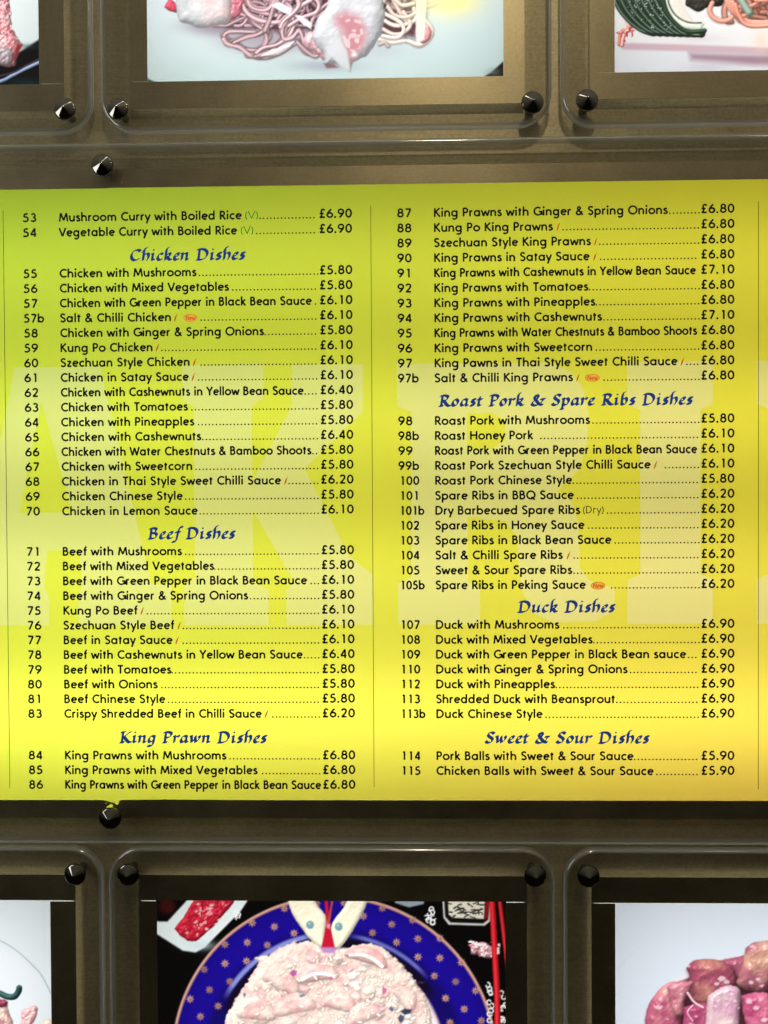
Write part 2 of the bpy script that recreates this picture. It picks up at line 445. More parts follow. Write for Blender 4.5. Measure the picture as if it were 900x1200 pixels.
CALLI = {
 'C': (.76, [S_([(.70, .78), (.60, .92), (.38, .92), (.16, .72), (.08, .42), (.18, .14), (.40, .04), (.66, .20)])]),
 'D': (.94, [[(.24, .93), (.20, .05)], S_([(.06, .88), (.30, .95), (.62, .88), (.80, .58), (.70, .22), (.42, .04), (.06, .05)])]),
 'B': (.74, [[(.22, .93), (.18, .05)], S_([(.06, .88), (.30, .95), (.54, .88), (.54, .68), (.38, .54), (.22, .52)]), S_([(.22, .52), (.50, .50), (.62, .32), (.54, .12), (.30, .04), (.05, .05)])]),
 'K': (.86, [[(.24, .93), (.20, .05)], S_([(.80, .95), (.66, .90), (.46, .68), (.24, .50)]), S_([(.32, .55), (.52, .24), (.70, .05), (.88, .08)]), [(.08, .92), (.38, .94)], [(.06, .05), (.36, .05)]]),
 'P': (.70, [[(.24, .93), (.20, .05)], S_([(.06, .88), (.30, .95), (.58, .88), (.62, .66), (.46, .48), (.24, .45)]), [(.06, .05), (.36, .05)]]),
 'R': (.84, [[(.24, .93), (.20, .05)], S_([(.06, .88), (.30, .95), (.58, .88), (.60, .68), (.46, .52), (.24, .49)]), S_([(.36, .50), (.52, .22), (.70, .05), (.88, .08)]), [(.06, .05), (.34, .05)]]),
 'S': (.64, [S_([(.60, .80), (.46, .94), (.26, .90), (.17, .74), (.28, .57), (.46, .42), (.50, .22), (.36, .06), (.16, .06), (.05, .20)])]),
 'h': (.60, [S_([(.36, 1.10), (.20, 1.04), (.16, .80), (.13, .03)]), S_([(.15, .40), (.30, .60), (.44, .60), (.50, .42), (.47, .18), (.36, .0)]) , [(.0, .72), (.16, .80)]]),
 'i': (.36, [S_([(.02, .54), (.14, .62), (.15, .48), (.13, .14), (.20, .05), (.32, .14)]), 'dot', (.19, .92)]),
 'c': (.48, [S_([(.45, .54), (.32, .62), (.16, .50), (.09, .28), (.15, .09), (.28, .04), (.45, .15)])]),
 'k': (.60, [S_([(.34, 1.10), (.20, 1.04), (.16, .80), (.13, .03)]), S_([(.15, .38), (.34, .61), (.46, .56), (.42, .40), (.20, .33)]), S_([(.24, .34), (.37, .12), (.48, .04), (.60, .12)])]),
 'e': (.48, [S_([(.12, .30), (.32, .38), (.41, .51), (.32, .62), (.17, .50), (.09, .28), (.15, .09), (.28, .04), (.46, .15)])]),
 'n': (.64, [S_([(.0, .54), (.11, .62), (.14, .48), (.11, .03)]), S_([(.13, .36), (.28, .58), (.42, .60), (.46, .46), (.43, .12), (.50, .05), (.62, .14)])]),
 's': (.44, [S_([(.40, .55), (.28, .62), (.15, .54), (.16, .42), (.30, .29), (.34, .15), (.23, .05), (.06, .11)])]),
 'f': (.40, [S_([(.58, .98), (.46, 1.06), (.36, .92), (.28, .50), (.20, -.08), (.10, -.26), (-.08, -.22)]), [(.08, .58), (.46, .60)]]),
 'g': (.58, [S_([(.47, .56), (.30, .62), (.14, .46), (.09, .24), (.17, .07), (.30, .12), (.44, .34)]), S_([(.49, .62), (.45, .28), (.40, -.08), (.28, -.28), (.04, -.24)])]),
 'r': (.46, [S_([(.0, .54), (.11, .62), (.14, .48), (.11, .03)]), S_([(.13, .36), (.27, .57), (.38, .62), (.45, .52)])]),
 'a': (.62, [S_([(.46, .56), (.28, .62), (.12, .44), (.08, .22), (.16, .06), (.28, .10), (.44, .36)]), S_([(.48, .62), (.43, .15), (.49, .05), (.61, .14)])]),
 'w': (.82, [S_([(.0, .54), (.12, .62), (.15, .42), (.18, .05)]), S_([(.18, .05), (.36, .34), (.42, .62)]), S_([(.42, .60), (.42, .34), (.46, .05)]), S_([(.46, .05), (.66, .30), (.72, .48), (.66, .63)])]),
 'o': (.56, [S_([(.28, .62), (.12, .46), (.09, .22), (.22, .04), (.40, .18), (.46, .42), (.34, .60), (.26, .62)])]),
 'p': (.60, [S_([(.0, .54), (.11, .62), (.14, .48), (.07, -.30)]), S_([(.13, .38), (.28, .60), (.44, .58), (.50, .36), (.40, .12), (.24, .04), (.12, .12)]), [(-.06, -.29), (.18, -.29)]]),
 'b': (.58, [S_([(.32, 1.10), (.19, 1.04), (.15, .80), (.12, .12)]), S_([(.13, .38), (.28, .60), (.42, .56), (.46, .34), (.36, .10), (.22, .04), (.11, .14)])]),
 'u': (.64, [S_([(.0, .54), (.11, .62), (.13, .46), (.11, .18), (.19, .05), (.32, .14), (.45, .36)]), S_([(.48, .62), (.44, .15), (.50, .05), (.62, .14)])]),
 't': (.38, [S_([(.20, .82), (.16, .50), (.13, .16), (.19, .04), (.34, .12)]), [(.02, .58), (.38, .60)]]),
 '&': (1.0, [S_([(.86, .56), (.72, .24), (.46, .04), (.18, .06), (.10, .24), (.26, .44), (.48, .62), (.48, .84), (.32, .90), (.24, .74), (.40, .42), (.62, .14), (.86, .06)]), [(.66, .56), (1.0, .58)]]),
 ' ': (.36, []),
}

class Ink:
    """collects flat pen strokes; each stroke lies a hair in front of the previous one"""
    def __init__(self, y):
        self.v, self.f, self.y, self.k = [], [], y, 0
    def lift(self):
        self.k += 1
        return self.y - 0.003 * (self.k % 12)
    def ribbon(self, pts, w):
        n = len(pts)
        if n < 2:
            return
        y, s = self.lift(), len(self.v)
        closed = n > 4 and abs(pts[0][0] - pts[-1][0]) + abs(pts[0][1] - pts[-1][1]) < 1e-6
        for i in range(n):
            a = pts[i - 1] if i else (pts[-2] if closed else pts[0])
            b = pts[i + 1] if i < n - 1 else (pts[1] if closed else pts[-1])
            dx, dz = b[0] - a[0], b[1] - a[1]
            L = math.hypot(dx, dz) or 1.0
            nx, nz = -dz / L * w / 2, dx / L * w / 2
            self.v += [(pts[i][0] + nx, y, pts[i][1] + nz), (pts[i][0] - nx, y, pts[i][1] - nz)]
        for i in range(n - 1):
            q = s + 2 * i
            self.f.append((q, q + 1, q + 3, q + 2))
    def nib(self, pts, n):
        y, s = self.lift(), len(self.v)
        for p in pts:
            self.v += [(p[0] + n[0], y, p[1] + n[1]), (p[0] - n[0], y, p[1] - n[1])]
        for i in range(len(pts) - 1):
            q = s + 2 * i
            self.f.append((q, q + 1, q + 3, q + 2))
    def dot(self, x, z, rx, rz=None, n=8):
        y, s = self.lift(), len(self.v)
        rz = rz or rx
        for i in range(n):
            t = 2 * math.pi * (i + .5) / n
            self.v.append((x + rx * math.cos(t), y, z + rz * math.sin(t)))
        self.f.append(tuple(range(s, s + n)))
    def poly(self, pts):
        y, s = self.lift(), len(self.v)
        self.v += [(p[0], y, p[1]) for p in pts]
        self.f.append(tuple(range(s, s + len(pts))))
    def build(self, name, mat, parent):
        return mesh(name, self.v, self.f, mat, parent)

def advance(text, font, gap):
    return sum(font[c][0] for c in text) + gap * (len(text) - 1)

def write(ink, text, x0, z, size, x1=None, weight=0.208, gap=0.055, right=None):
    """plain sans lettering from x0, stretched to end at x1 when given"""
    nat = advance(text, SANS, gap) - 0.14
    sx = (x1 - x0) / nat if x1 is not None else size
    if right is not None:
        x0 = right - nat * sx
    x = x0 - 0.06 * sx
    for c in text:
        adv, strokes = SANS[c]
        it = iter(strokes)
        for st in it:
            if st == 'dot':
                p = next(it)
                ink.dot(x + p[0] * sx, z + p[1] * size, weight * size * .62)
            else:
                ink.ribbon([(x + a * sx, z + b * size) for a, b in st], weight * size)
        x += (adv + gap) * sx
    return x0

def write_calli(ink, text, x0, x1, z, size):
    gap = 0.045
    nat = advance(text, CALLI, gap) - 0.05
    sx = (x1 - x0) / nat
    x = x0
    nb = (0.155 * size * math.cos(math.radians(38)), 0.155 * size * math.sin(math.radians(38)))
    for c in text:
        adv, strokes = CALLI[c]
        it = iter(strokes)
        for st in it:
            if st == 'dot':
                p = next(it)
                ink.poly([(x + (p[0] + p[1] * .07 + a) * sx, z + (p[1] + b) * size) for a, b in ((-.09, 0), (0, -.09), (.09, 0), (0, .09))])
            else:
                P = [(x + (a + b * .07) * sx, z + b * size) for a, b in st]
                ink.nib(P, nb)
                ink.ribbon(P, 0.085 * size)
        x += (adv + gap) * sx

# ---------------------------------------------------------------- the menu's lines: number, dish, baseline, end of name, marks, start of dots, price (mm)
LEFT_ROWS = [
 ('53', 'Mushroom Curry with Boiled Rice', 322.8, -157.9, [('V', -153.4, -137.8)], -136.3, '6.90'),
 ('54', 'Vegetable Curry with Boiled Rice', 305.2, -163.6, [('V', -158.6, -143.5)], -140.5, '6.90'),
 ('55', 'Chicken with Mushrooms', 257.0, -211.8, [], -208.3, '5.80'),
 ('56', 'Chicken with Mixed Vegetables', 239.5, -173.7, [], -169.1, '5.80'),
 ('57', 'Chicken with Green Pepper in Black Bean Sauce', 222.0, -76.4, [], -71.8, '6.10'),
 ('57b', 'Salt & Chilli Chicken', 204.5, -242.0, [('c', -236.0), ('n', -226.9, -210.2)], -206.7, '6.10'),
 ('58', 'Chicken with Ginger & Spring Onions', 187.0, -132.8, [], -131.3, '5.80'),
 ('59', 'Kung Po Chicken', 169.4, -264.1, [('c', -258.0)], -253.5, '6.10'),
 ('60', 'Szechuan Style Chicken', 151.9, -220.3, [('c', -214.2)], -207.2, '6.10'),
 ('61', 'Chicken in Satay Sauce', 134.4, -222.0, [('c', -215.9)], -210.3, '6.10'),
 ('62', 'Chicken with Cashewnuts in Yellow Bean Sauce', 116.9, -86.6, [], -84.6, '6.40'),
 ('63', 'Chicken with Tomatoes', 99.4, -223.3, [], -218.7, '5.80'),
 ('64', 'Chicken with Pineapples', 81.8, -215.9, [], -210.8, '5.80'),
 ('65', 'Chicken with Cashewnuts', 64.3, -207.9, [], -205.9, '6.40'),
 ('66', 'Chicken with Water Chestnuts & Bamboo Shoots', 46.8, -78.0, [], -76.0, '5.80'),
 ('67', 'Chicken with Sweetcorn', 29.3, -218.3, [], -214.3, '5.80'),
 ('68', 'Chicken in Thai Style Sweet Chilli Sauce', 11.8, -114.0, [('c', -107.5)], -104.4, '6.20'),
 ('69', 'Chicken Chinese Style', -5.8, -230.3, [], -226.7, '5.80'),
 ('70', 'Chicken in Lemon Sauce', -23.3, -212.7, [], -209.7, '6.10'),
 ('71', 'Beef with Mushrooms', -71.1, -231.9, [], -227.3, '5.80'),
 ('72', 'Beef with Mixed Vegetables', -88.6, -194.0, [], -193.0, '5.80'),
 ('73', 'Beef with Green Pepper in Black Bean Sauce', -106.1, -84.1, [], -79.1, '6.10'),
 ('74', 'Beef with Ginger & Spring Onions', -123.7, -153.9, [], -150.8, '5.80'),
 ('75', 'Kung Po Beef', -141.2, -285.3, [('c', -279.2)], -273.6, '6.10'),
 ('76', 'Szechuan Style Beef', -158.7, -241.8, [('c', -235.2)], -231.1, '6.10'),
 ('77', 'Beef in Satay Sauce', -176.2, -244.0, [('c', -237.9)], -231.3, '6.10'),
 ('78', 'Beef with Cashewnuts in Yellow Bean Sauce', -193.7, -89.8, [], -87.7, '6.40'),
 ('79', 'Beef with Tomatoes', -211.3, -245.8, [], -244.8, '5.80'),
 ('80', 'Beef with Onions', -228.8, -262.2, [], -257.2, '5.80'),
 ('81', 'Beef Chinese Style', -246.3, -253.2, [], -249.2, '5.80'),
 ('83', 'Crispy Shredded Beef in Chilli Sauce', -263.8, -138.8, [('c', -132.7)], -125.6, '6.20'),
 ('84', 'King Prawns with Mushrooms', -313.4, -181.2, [], -176.7, '6.80'),
 ('85', 'King Prawns with Mixed Vegetables', -330.9, -144.3, [], -138.3, '6.80'),
 ('86', 'King Prawns with Green Pepper in Black Bean Sauce', -348.4, -69.1, [], None, '6.80'),
]
RIGHT_ROWS = [
 ('87', 'King Prawns with Ginger & Spring Onions', 322.8, 338.3, [], 340.7, '6.80'),
 ('88', 'Kung Po King Prawns', 305.3, 205.5, [('c', 212.4)], 217.4, '6.80'),
 ('89', 'Szechuan Style King Prawns', 287.8, 249.5, [('c', 255.9)], 259.8, '6.80'),
 ('90', 'King Prawns in Satay Sauce', 270.3, 247.9, [('c', 254.9)], 260.8, '6.80'),
 ('91', 'King Prawns with Cashewnuts in Yellow Bean Sauce', 252.7, 370.7, [], None, '7.10'),
 ('92', 'King Prawns with Tomatoes', 235.2, 246.4, [], 247.9, '6.80'),
 ('93', 'King Prawns with Pineapples', 217.7, 254.3, [], 255.7, '6.80'),
 ('94', 'King Prawns with Cashewnuts', 200.2, 262.1, [], 264.6, '7.10'),
 ('95', 'King Prawns with Water Chestnuts & Bamboo Shoots', 182.7, 372.1, [], None, '6.80'),
 ('96', 'King Prawns with Sweetcorn', 165.1, 251.2, [], 255.6, '6.80'),
 ('97', 'King Pawns in Thai Style Sweet Chilli Sauce', 147.6, 349.4, [('c', 355.8)], 360.3, '6.80'),
 ('97b', 'Salt & Chilli King Prawns', 130.1, 228.3, [('c', 234.8), ('n', 242.7, 260.5)], 264.5, '6.80'),
 ('98', 'Roast Pork with Mushrooms', 80.2, 248.0, [], 251.5, '5.80'),
 ('98b', 'Roast Honey Pork', 62.7, 182.0, [], 190.9, '6.10'),
 ('99', 'Roast Pork with Green Pepper in Black Bean Sauce', 45.2, 372.1, [], None, '6.10'),
 ('99b', 'Roast Pork Szechuan Style Chilli Sauce', 27.7, 318.2, [('c', 324.6)], 335.5, '6.10'),
 ('100', 'Roast Pork Chinese Style', 10.2, 227.0, [], 228.5, '5.80'),
 ('101', 'Spare Ribs in BBQ Sauce', -7.4, 229.0, [], 233.4, '6.20'),
 ('101b', 'Dry Barbecued Spare Ribs', -24.9, 236.4, [('D', 240.3, 264.6)], 268.1, '6.20'),
 ('102', 'Spare Ribs in Honey Sauce', -42.4, 241.3, [], 246.2, '6.20'),
 ('103', 'Spare Ribs in Black Bean Sauce', -59.9, 272.5, [], 277.0, '6.20'),
 ('104', 'Salt & Chilli Spare Ribs', -77.4, 215.9, [('c', 223.3)], 229.3, '6.20'),
 ('105', 'Sweet & Sour Spare Ribs', -95.0, 226.8, [], 229.2, '6.20'),
 ('105b', 'Spare Ribs in Peking Sauce', -112.5, 242.6, [('n', 249.1, 266.5)], 272.9, '6.20'),
 ('107', 'Duck with Mushrooms', -159.1, 211.7, [], 217.1, '6.90'),
 ('108', 'Duck with Mixed Vegetables', -176.6, 250.4, [], 251.9, '6.90'),
 ('109', 'Duck with Green Pepper in Black Bean sauce', -194.1, 359.1, [], 362.0, '6.90'),
 ('110', 'Duck with Ginger & Spring Onions', -211.6, 291.1, [], 294.6, '6.90'),
 ('112', 'Duck with Pineapples', -229.1, 206.5, [], 208.0, '6.90'),
 ('113', 'Shredded Duck with Beansprout', -246.7, 276.6, [], 278.6, '6.90'),
 ('113b', 'Duck Chinese Style', -264.2, 191.9, [], 195.9, '6.90'),
 ('114', 'Pork Balls with Sweet & Sour Sauce', -313.8, 297.9, [], 299.4, '5.90'),
 ('115', 'Chicken Balls with Sweet & Sour Sauce', -331.4, 321.2, [], 325.2, '5.90'),
]
HEADINGS = [
 ('Chicken Dishes', -290.3, -153.8, 275.7),
 ('Beef Dishes', -272.2, -168.5, -51.9),
 ('King Prawn Dishes', -308.7, -132.9, -293.7),
 ('Roast Pork & Spare Ribs Dishes', 71.6, 367.2, 101.7),
 ('Duck Dishes', 162.9, 276.8, -140.0),
 ('Sweet & Sour Dishes', 124.3, 316.3, -294.0),
]

# ---------------------------------------------------------------- the printed food photographs (flat prints, painted into a colour attribute)
def hash2(ix, iy, seed):
    v = np.sin(ix * 127.1 + iy * 311.7 + seed * 74.7) * 43758.5453
    return v - np.floor(v)

def vnoise(x, y, s, seed=0, octaves=3):
    out, amp, tot = 0.0, 1.0, 0.0
    for o in range(octaves):
        fx, fy = x / s, y / s
        ix, iy = np.floor(fx), np.floor(fy)
        u, v = fx - ix, fy - iy
        u, v = u * u * (3 - 2 * u), v * v * (3 - 2 * v)
        a = hash2(ix, iy, seed + o); b = hash2(ix + 1, iy, seed + o)
        c = hash2(ix, iy + 1, seed + o); d = hash2(ix + 1, iy + 1, seed + o)
        out = out + amp * ((a * (1 - u) + b * u) * (1 - v) + (c * (1 - u) + d * u) * v)
        tot += amp; amp *= 0.5; s = s / 2.03
    return out / tot

class Print:
    """a printed picture: colours on a grid of points; a runs right, b runs down"""
    def __init__(self, a, b):
        self.a, self.b = a, b
        self.rgb = np.zeros(a.shape + (3,))
    def sub(self, x0, x1, y0, y1):
        ca = self.a[0]; rb0 = self.b.min(axis=1); rb1 = self.b.max(axis=1)
        ci = np.where((ca >= x0) & (ca <= x1))[0]; ri = np.where((rb1 >= y0) & (rb0 <= y1))[0]
        if len(ci) < 2 or len(ri) < 2:
            return None
        return (slice(ri[0], ri[-1] + 1), slice(ci[0], ci[-1] + 1))
    def mix(self, s, c, colr):
        c = c[..., None]
        self.rgb[s] = self.rgb[s] * (1 - c) + np.asarray(colr, float) * c
    def wash(self, fn):
        self.rgb[:] = fn(self.a, self.b)
    def glow(self, x, y, rx, ry, colr, k=1.0, p=1.0):
        s = self.sub(x - 3 * rx, x + 3 * rx, y - 3 * ry, y + 3 * ry)
        if s:
            d = ((self.a[s] - x) / rx) ** 2 + ((self.b[s] - y) / ry) ** 2
            self.mix(s, k * np.exp(-d ** p), colr)
    def sd(self, s, pts):
        a, b = self.a[s], self.b[s]
        d = np.full(a.shape, 1e9); inside = np.zeros(a.shape, bool)
        n = len(pts)
        for i in range(n):
            x0, y0 = pts[i]; x1, y1 = pts[(i + 1) % n]
            ex, ey = x1 - x0, y1 - y0
            t = np.clip(((a - x0) * ex + (b - y0) * ey) / (ex * ex + ey * ey + 1e-9), 0, 1)
            d = np.minimum(d, np.hypot(a - x0 - t * ex, b - y0 - t * ey))
            cond = ((y0 > b) != (y1 > b))
            with np.errstate(divide='ignore', invalid='ignore'):
                xi = x0 + (b - y0) / (y1 - y0 + 1e-12) * ex
            inside ^= cond & (a < xi)
        return np.where(inside, -d, d)
    def poly(self, pts, colr, soft=0.7, k=1.0, rough=0.0, seed=0, smooth=False):
        if smooth:
            pts = spline(list(pts) + [pts[0]], 4)[:-1]
        xs = [p[0] for p in pts]; ys = [p[1] for p in pts]; m = 3 + soft * 2
        s = self.sub(min(xs) - m, max(xs) + m, min(ys) - m, max(ys) + m)
        if s is None:
            return
        d = self.sd(s, pts)
        if rough:
            d = d + rough * (vnoise(self.a[s], self.b[s], 4, seed) - .5) * 2
        self.mix(s, k * np.clip(.5 - d / (2 * soft), 0, 1), colr)
    def lump(self, pts, colr, edge=8, bump=1.5, bscale=5, spec=0.5, amb=0.55, seed=0, rough=1.0, tint=None, smooth=True, gloss=24, alpha=1.0, shade=0.0):
        """a rounded, bumpy piece of food lit from above left"""
        if smooth:
            pts = spline(list(pts) + [pts[0]], 4)[:-1]
        xs = [p[0] for p in pts]; ys = [p[1] for p in pts]
        s = self.sub(min(xs) - 5, max(xs) + 5, min(ys) - 5, max(ys) + 5)
        if s is None:
            return
        a, b = self.a[s], self.b[s]
        if shade:
            self.poly([(x + 1.5, y + 2.5) for x, y in pts], (40, 18, 24), 4.0, shade)
        d = self.sd(s, pts) + rough * (vnoise(a, b, 5, seed + 3) - .5) * 2
        q = 1 - np.clip(-d / edge, 0, 1)
        h = edge * np.sqrt(np.clip(1 - q * q, 0, 1)) + bump * 2 * vnoise(a, b, bscale, seed, 4)
        ga = np.gradient(h, axis=1) / np.maximum(np.gradient(a, axis=1), 1e-6)
        gb = np.gradient(h, axis=0) / np.where(np.abs(np.gradient(b, axis=0)) < 1e-6, 1e-6, np.gradient(b, axis=0))
        nl = np.sqrt(ga * ga + gb * gb + 1.0)
        nx, ny, nz = -ga / nl, -gb / nl, 1 / nl
        L = (-0.36, -0.55, 0.75)
        diff = np.clip(nx * L[0] + ny * L[1] + nz * L[2], 0, 1)
        Hh = (-0.20, -0.30, 0.93)
        sp = np.clip(nx * Hh[0] + ny * Hh[1] + nz * Hh[2], 0, 1) ** gloss
        base = np.broadcast_to(np.asarray(colr, float), a.shape + (3,)).copy()
        if tint is not None:
            t = np.clip((vnoise(a, b, bscale * 2.2, seed + 9, 3) - .36) * 2.6, 0, 1)[..., None]
            base = base * (1 - t) + np.asarray(tint, float) * t
        out = base * (amb + (1.15 - amb) * diff)[..., None] + 255 * spec * (sp * (0.5 + vnoise(a, b, 3, seed + 5, 1)))[..., None] * 0.5
        c = np.clip(.5 - d / 1.4, 0, 1)[..., None] * alpha
        self.rgb[s] = self.rgb[s] * (1 - c) + np.clip(out, 0, 255) * c
    def tube(self, pts, r, colr, spec=0.35, amb=0.5, smooth=True, shade=0.0):
        """a noodle or stick"""
        if smooth:
            pts = spline(pts, 5)
        xs = [p[0] for p in pts]; ys = [p[1] for p in pts]; m = r + 2
        s = self.sub(min(xs) - m, max(xs) + m, min(ys) - m, max(ys) + m)
        if s is None:
            return
        a, b = self.a[s], self.b[s]
        best = np.full(a.shape, 1e9); va = np.zeros(a.shape); vb = np.zeros(a.shape)
        for (x0, y0), (x1, y1) in zip(pts[:-1], pts[1:]):
            ex, ey = x1 - x0, y1 - y0
            t = np.clip(((a - x0) * ex + (b - y0) * ey) / (ex * ex + ey * ey + 1e-9), 0, 1)
            da, db = a - x0 - t * ex, b - y0 - t * ey
            d = da * da + db * db
            k = d < best
            best = np.where(k, d, best); va = np.where(k, da, va); vb = np.where(k, db, vb)
        d = np.sqrt(best)
        nx, ny = va / r, vb / r
        nz = np.sqrt(np.clip(1 - nx * nx - ny * ny, 0, 1))
        diff = np.clip(-0.36 * nx - 0.55 * ny + 0.75 * nz, 0, 1)
        sp = np.clip(-0.2 * nx - 0.3 * ny + 0.93 * nz, 0, 1) ** 14
        out = np.asarray(colr, float) * (amb + (1.2 - amb) * diff)[..., None] + 120 * spec * sp[..., None]
        if shade:
            self.rgb[s] = self.rgb[s] * (1 - shade * np.clip(1 - (d - r) / 2.2, 0, 1)[..., None])
        c = np.clip(.5 - (d - r) / 1.2, 0, 1)[..., None]
        self.rgb[s] = self.rgb[s] * (1 - c) + np.clip(out, 0, 255) * c
    def speckle(self, pts, colr, scale, cut, seed, k=1.0):
        xs = [p[0] for p in pts]; ys = [p[1] for p in pts]
        s = self.sub(min(xs) - 3, max(xs) + 3, min(ys) - 3, max(ys) + 3)
        if s is None:
            return
        d = self.sd(s, pts)
        n = vnoise(self.a[s], self.b[s], scale, seed, 2)
        self.mix(s, k * np.clip(.5 - d / 2, 0, 1) * np.clip((n - cut) * 12, 0, 1), colr)

def noodles(P, rs, x0, x1, y0, y1, n, r, colr, dark, size=26):
    for i in range(n):
        t = i / max(1, n - 1)
        cx, cy = rs.uniform(x0, x1), rs.uniform(y0, y1)
        ang, curl = rs.uniform(0, 6.28), rs.uniform(-1.1, 1.1)
        pts = []
        for k in range(6):
            pts.append((cx, min(cy, y1 + 2)))
            cx += math.cos(ang) * size / 3; cy += math.sin(ang) * size / 3.4
            ang += curl * 0.7
        f = (dark + (1 - dark) * t) * rs.uniform(.9, 1.06)
        P.tube(pts, r * rs.uniform(.8, 1.15), [min(255, c * f) for c in colr], .15, .70, shade=.22)

def art_noodles_prawns(P):
    rs = random.Random(11)
    def bg(a, b):
        t = np.clip((b + 30) / 130, 0, 1)[..., None]
        c = np.array([232, 236, 246.]) * (1 - t) + np.array([208, 226, 226.]) * t
        u = np.clip((a - 420) / 170, 0, 1)[..., None]
        return c * (1 - u * .5) + np.array([200, 220, 222.]) * u * .5
    P.wash(bg)
    P.poly([(562, 93), (575, 85), (592, 70), (600, 70), (600, 100), (562, 100)], (28, 24, 20), 1.2)
    P.glow(578, 84, 9, 5, (150, 165, 168), .5)
    P.poly([(170, 87), (174, 93), (184, 97), (184, 104), (168, 104)], (20, 60, 50), 1.2)
    P.glow(262, 30, 46, 12, (146, 128, 146), .75, 1.5)
    P.glow(320, 42, 62, 22, (150, 122, 140), .6, 1.6)
    P.glow(380, 77, 45, 8, (168, 172, 186), .75)
    P.glow(440, 58, 40, 12, (190, 192, 205), .6)
    # the heap above and behind, wholly shaded at its foot
    P.poly([(258, -60), (256, 8), (283, 20), (304, 31), (330, 38), (360, 34), (378, 44), (420, 30), (448, 40), (486, 44), (500, 22), (506, -60)], (88, 52, 62), 5, .95, 2, 3)
    noodles(P, rs, 283, 374, -60, 28, 170, 1.8, (214, 170, 182), .55)
    noodles(P, rs, 448, 498, -60, 26, 60, 2.1, (222, 190, 186), .5)
    for pts, f in [([(292, 12), (298, 26), (310, 36), (314, 48), (306, 58), (290, 58), (274, 52), (264, 44), (268, 38), (284, 37), (300, 38)], .93),
                   ([(263, 46), (268, 52), (282, 56), (296, 66), (312, 67), (330, 62), (344, 52), (352, 50)], .98),
                   ([(300, 66), (318, 60), (330, 48), (336, 40)], .9),
                   ([(302, 62), (310, 56), (326, 52), (340, 42), (346, 30)], 1.0),
                   ([(275, 50), (290, 44), (304, 40), (322, 28), (330, 18)], .9),
                   ([(338, 24), (332, 34), (334, 46), (344, 44), (352, 36), (358, 52)], 1.0),
                   ([(350, 50), (360, 60), (370, 66), (378, 62)], .88),
                   ([(285, 4), (292, 16), (306, 24), (326, 26), (340, 20), (352, 8), (366, 0)], 1.04),
                   ([(290, -6), (296, 8), (312, 12), (322, 4), (324, -8)], .98),
                   ([(330, -4), (322, 8), (318, 22), (312, 36)], .85),
                   ([(345, -8), (352, 4), (346, 14), (334, 24), (330, 32)], 1.04),
                   ([(360, -10), (374, 2), (372, 14), (356, 20), (340, 30)], 1.0)]:
        for k in range(4):
            g = f * (.74, .84, .93, 1.0)[k]
            P.tube([(x + rs.uniform(-5, 5) * (3 - k) / 3, y + rs.uniform(-4, 2.5) * (3 - k) / 3) for x, y in pts], rs.uniform(1.4, 2.0), [min(255, c * g) for c in (218, 178, 186)], .15, .72, shade=.13)
    P.lump([(304, 66), (320, 58), (346, 48), (340, 58), (322, 67)], (226, 206, 212), 4, .5, 4, .4)
    P.poly([(319, 6), (328, 2), (344, 10), (341, 17), (332, 14)], (240, 236, 244), .8)
    P.poly([(347, 18), (354, 18), (367, 27), (366, 34), (356, 28)], (236, 230, 238), .8)
    P.lump([(356, 46), (366, 36), (380, 50), (382, 70), (370, 62), (360, 56)], (226, 176, 186), 7, 1.5, 5, .4, seed=2)
    # left dumpling and its pink side
    P.lump([(193, 8), (200, -3), (209, 5), (208, 15), (198, 12)], (226, 82, 104), 4, .4, 4, .3, smooth=False, rough=.3)
    P.lump([(256, 20), (262, -14), (288, -14), (286, 6), (280, 20), (268, 24)], (238, 140, 158), 9, 2.4, 5, .55, seed=4)
    P.lump([(206, -40), (270, -40), (272, 8), (270, 24), (254, 30), (236, 33), (222, 28), (211, 24), (207, 4)], (208, 208, 213), 12, 1.3, 12, .12, .66, seed=6, rough=.8, tint=(236, 204, 206))
    P.glow(232, 8, 8, 9, (250, 250, 250), .7)
    # right-hand noodles
    for pts, f in [([(452, 24), (464, 30), (478, 28), (488, 22), (486, 10)], 1.05), ([(450, 34), (462, 40), (474, 38), (482, 28), (474, 14)], .98),
                   ([(446, 46), (460, 50), (478, 48), (492, 54), (504, 46), (507, 34), (498, 22)], 1.0), ([(456, 8), (464, 18), (478, 20), (490, 14)], .94),
                   ([(452, 16), (470, 26), (474, 36), (466, 44), (450, 42)], 1.04), ([(480, 48), (494, 52), (506, 40)], 1.08),
                   ([(460, -6), (472, 6), (486, 4)], .95), ([(446, 52), (452, 50), (456, 54)], .8)]:
        P.tube(pts, 2.3, [min(255, c * f) for c in (228, 206, 198)], .15, .74, shade=.13)
    P.lump([(495, 40), (502, 30), (507, 38), (502, 48), (494, 50)], (226, 150, 156), 4, .6, 4, .3)
    P.poly([(490, -30), (503, -30), (498, 46), (490, 50), (488, 40)], (246, 240, 236), .9, .95)
    P.lump([(432, -20), (454, 6), (450, 12), (436, 4), (424, -6)], (52, 74, 66), 4, 1, 4, .3, smooth=False)
    # right dumpling
    P.lump([(366, 44), (372, 24), (384, 8), (392, -30), (440, -30), (450, 2), (453, 18), (448, 40), (438, 56), (430, 66), (414, 73), (412, 84), (404, 80), (394, 75), (382, 76), (380, 62), (372, 54)],
           (208, 206, 213), 15, 1.4, 14, .10, .66, seed=9, rough=.8, smooth=False)
    P.poly([(394, 20), (406, 14), (424, 22), (430, 40), (424, 56), (412, 70), (404, 60), (404, 40), (396, 30)], (206, 128, 140), 6, .85, 2.5, 4, True)
    P.speckle([(400, 18), (424, 24), (428, 46), (414, 70), (404, 50)], (240, 214, 218), 6, .56, 5, .8)
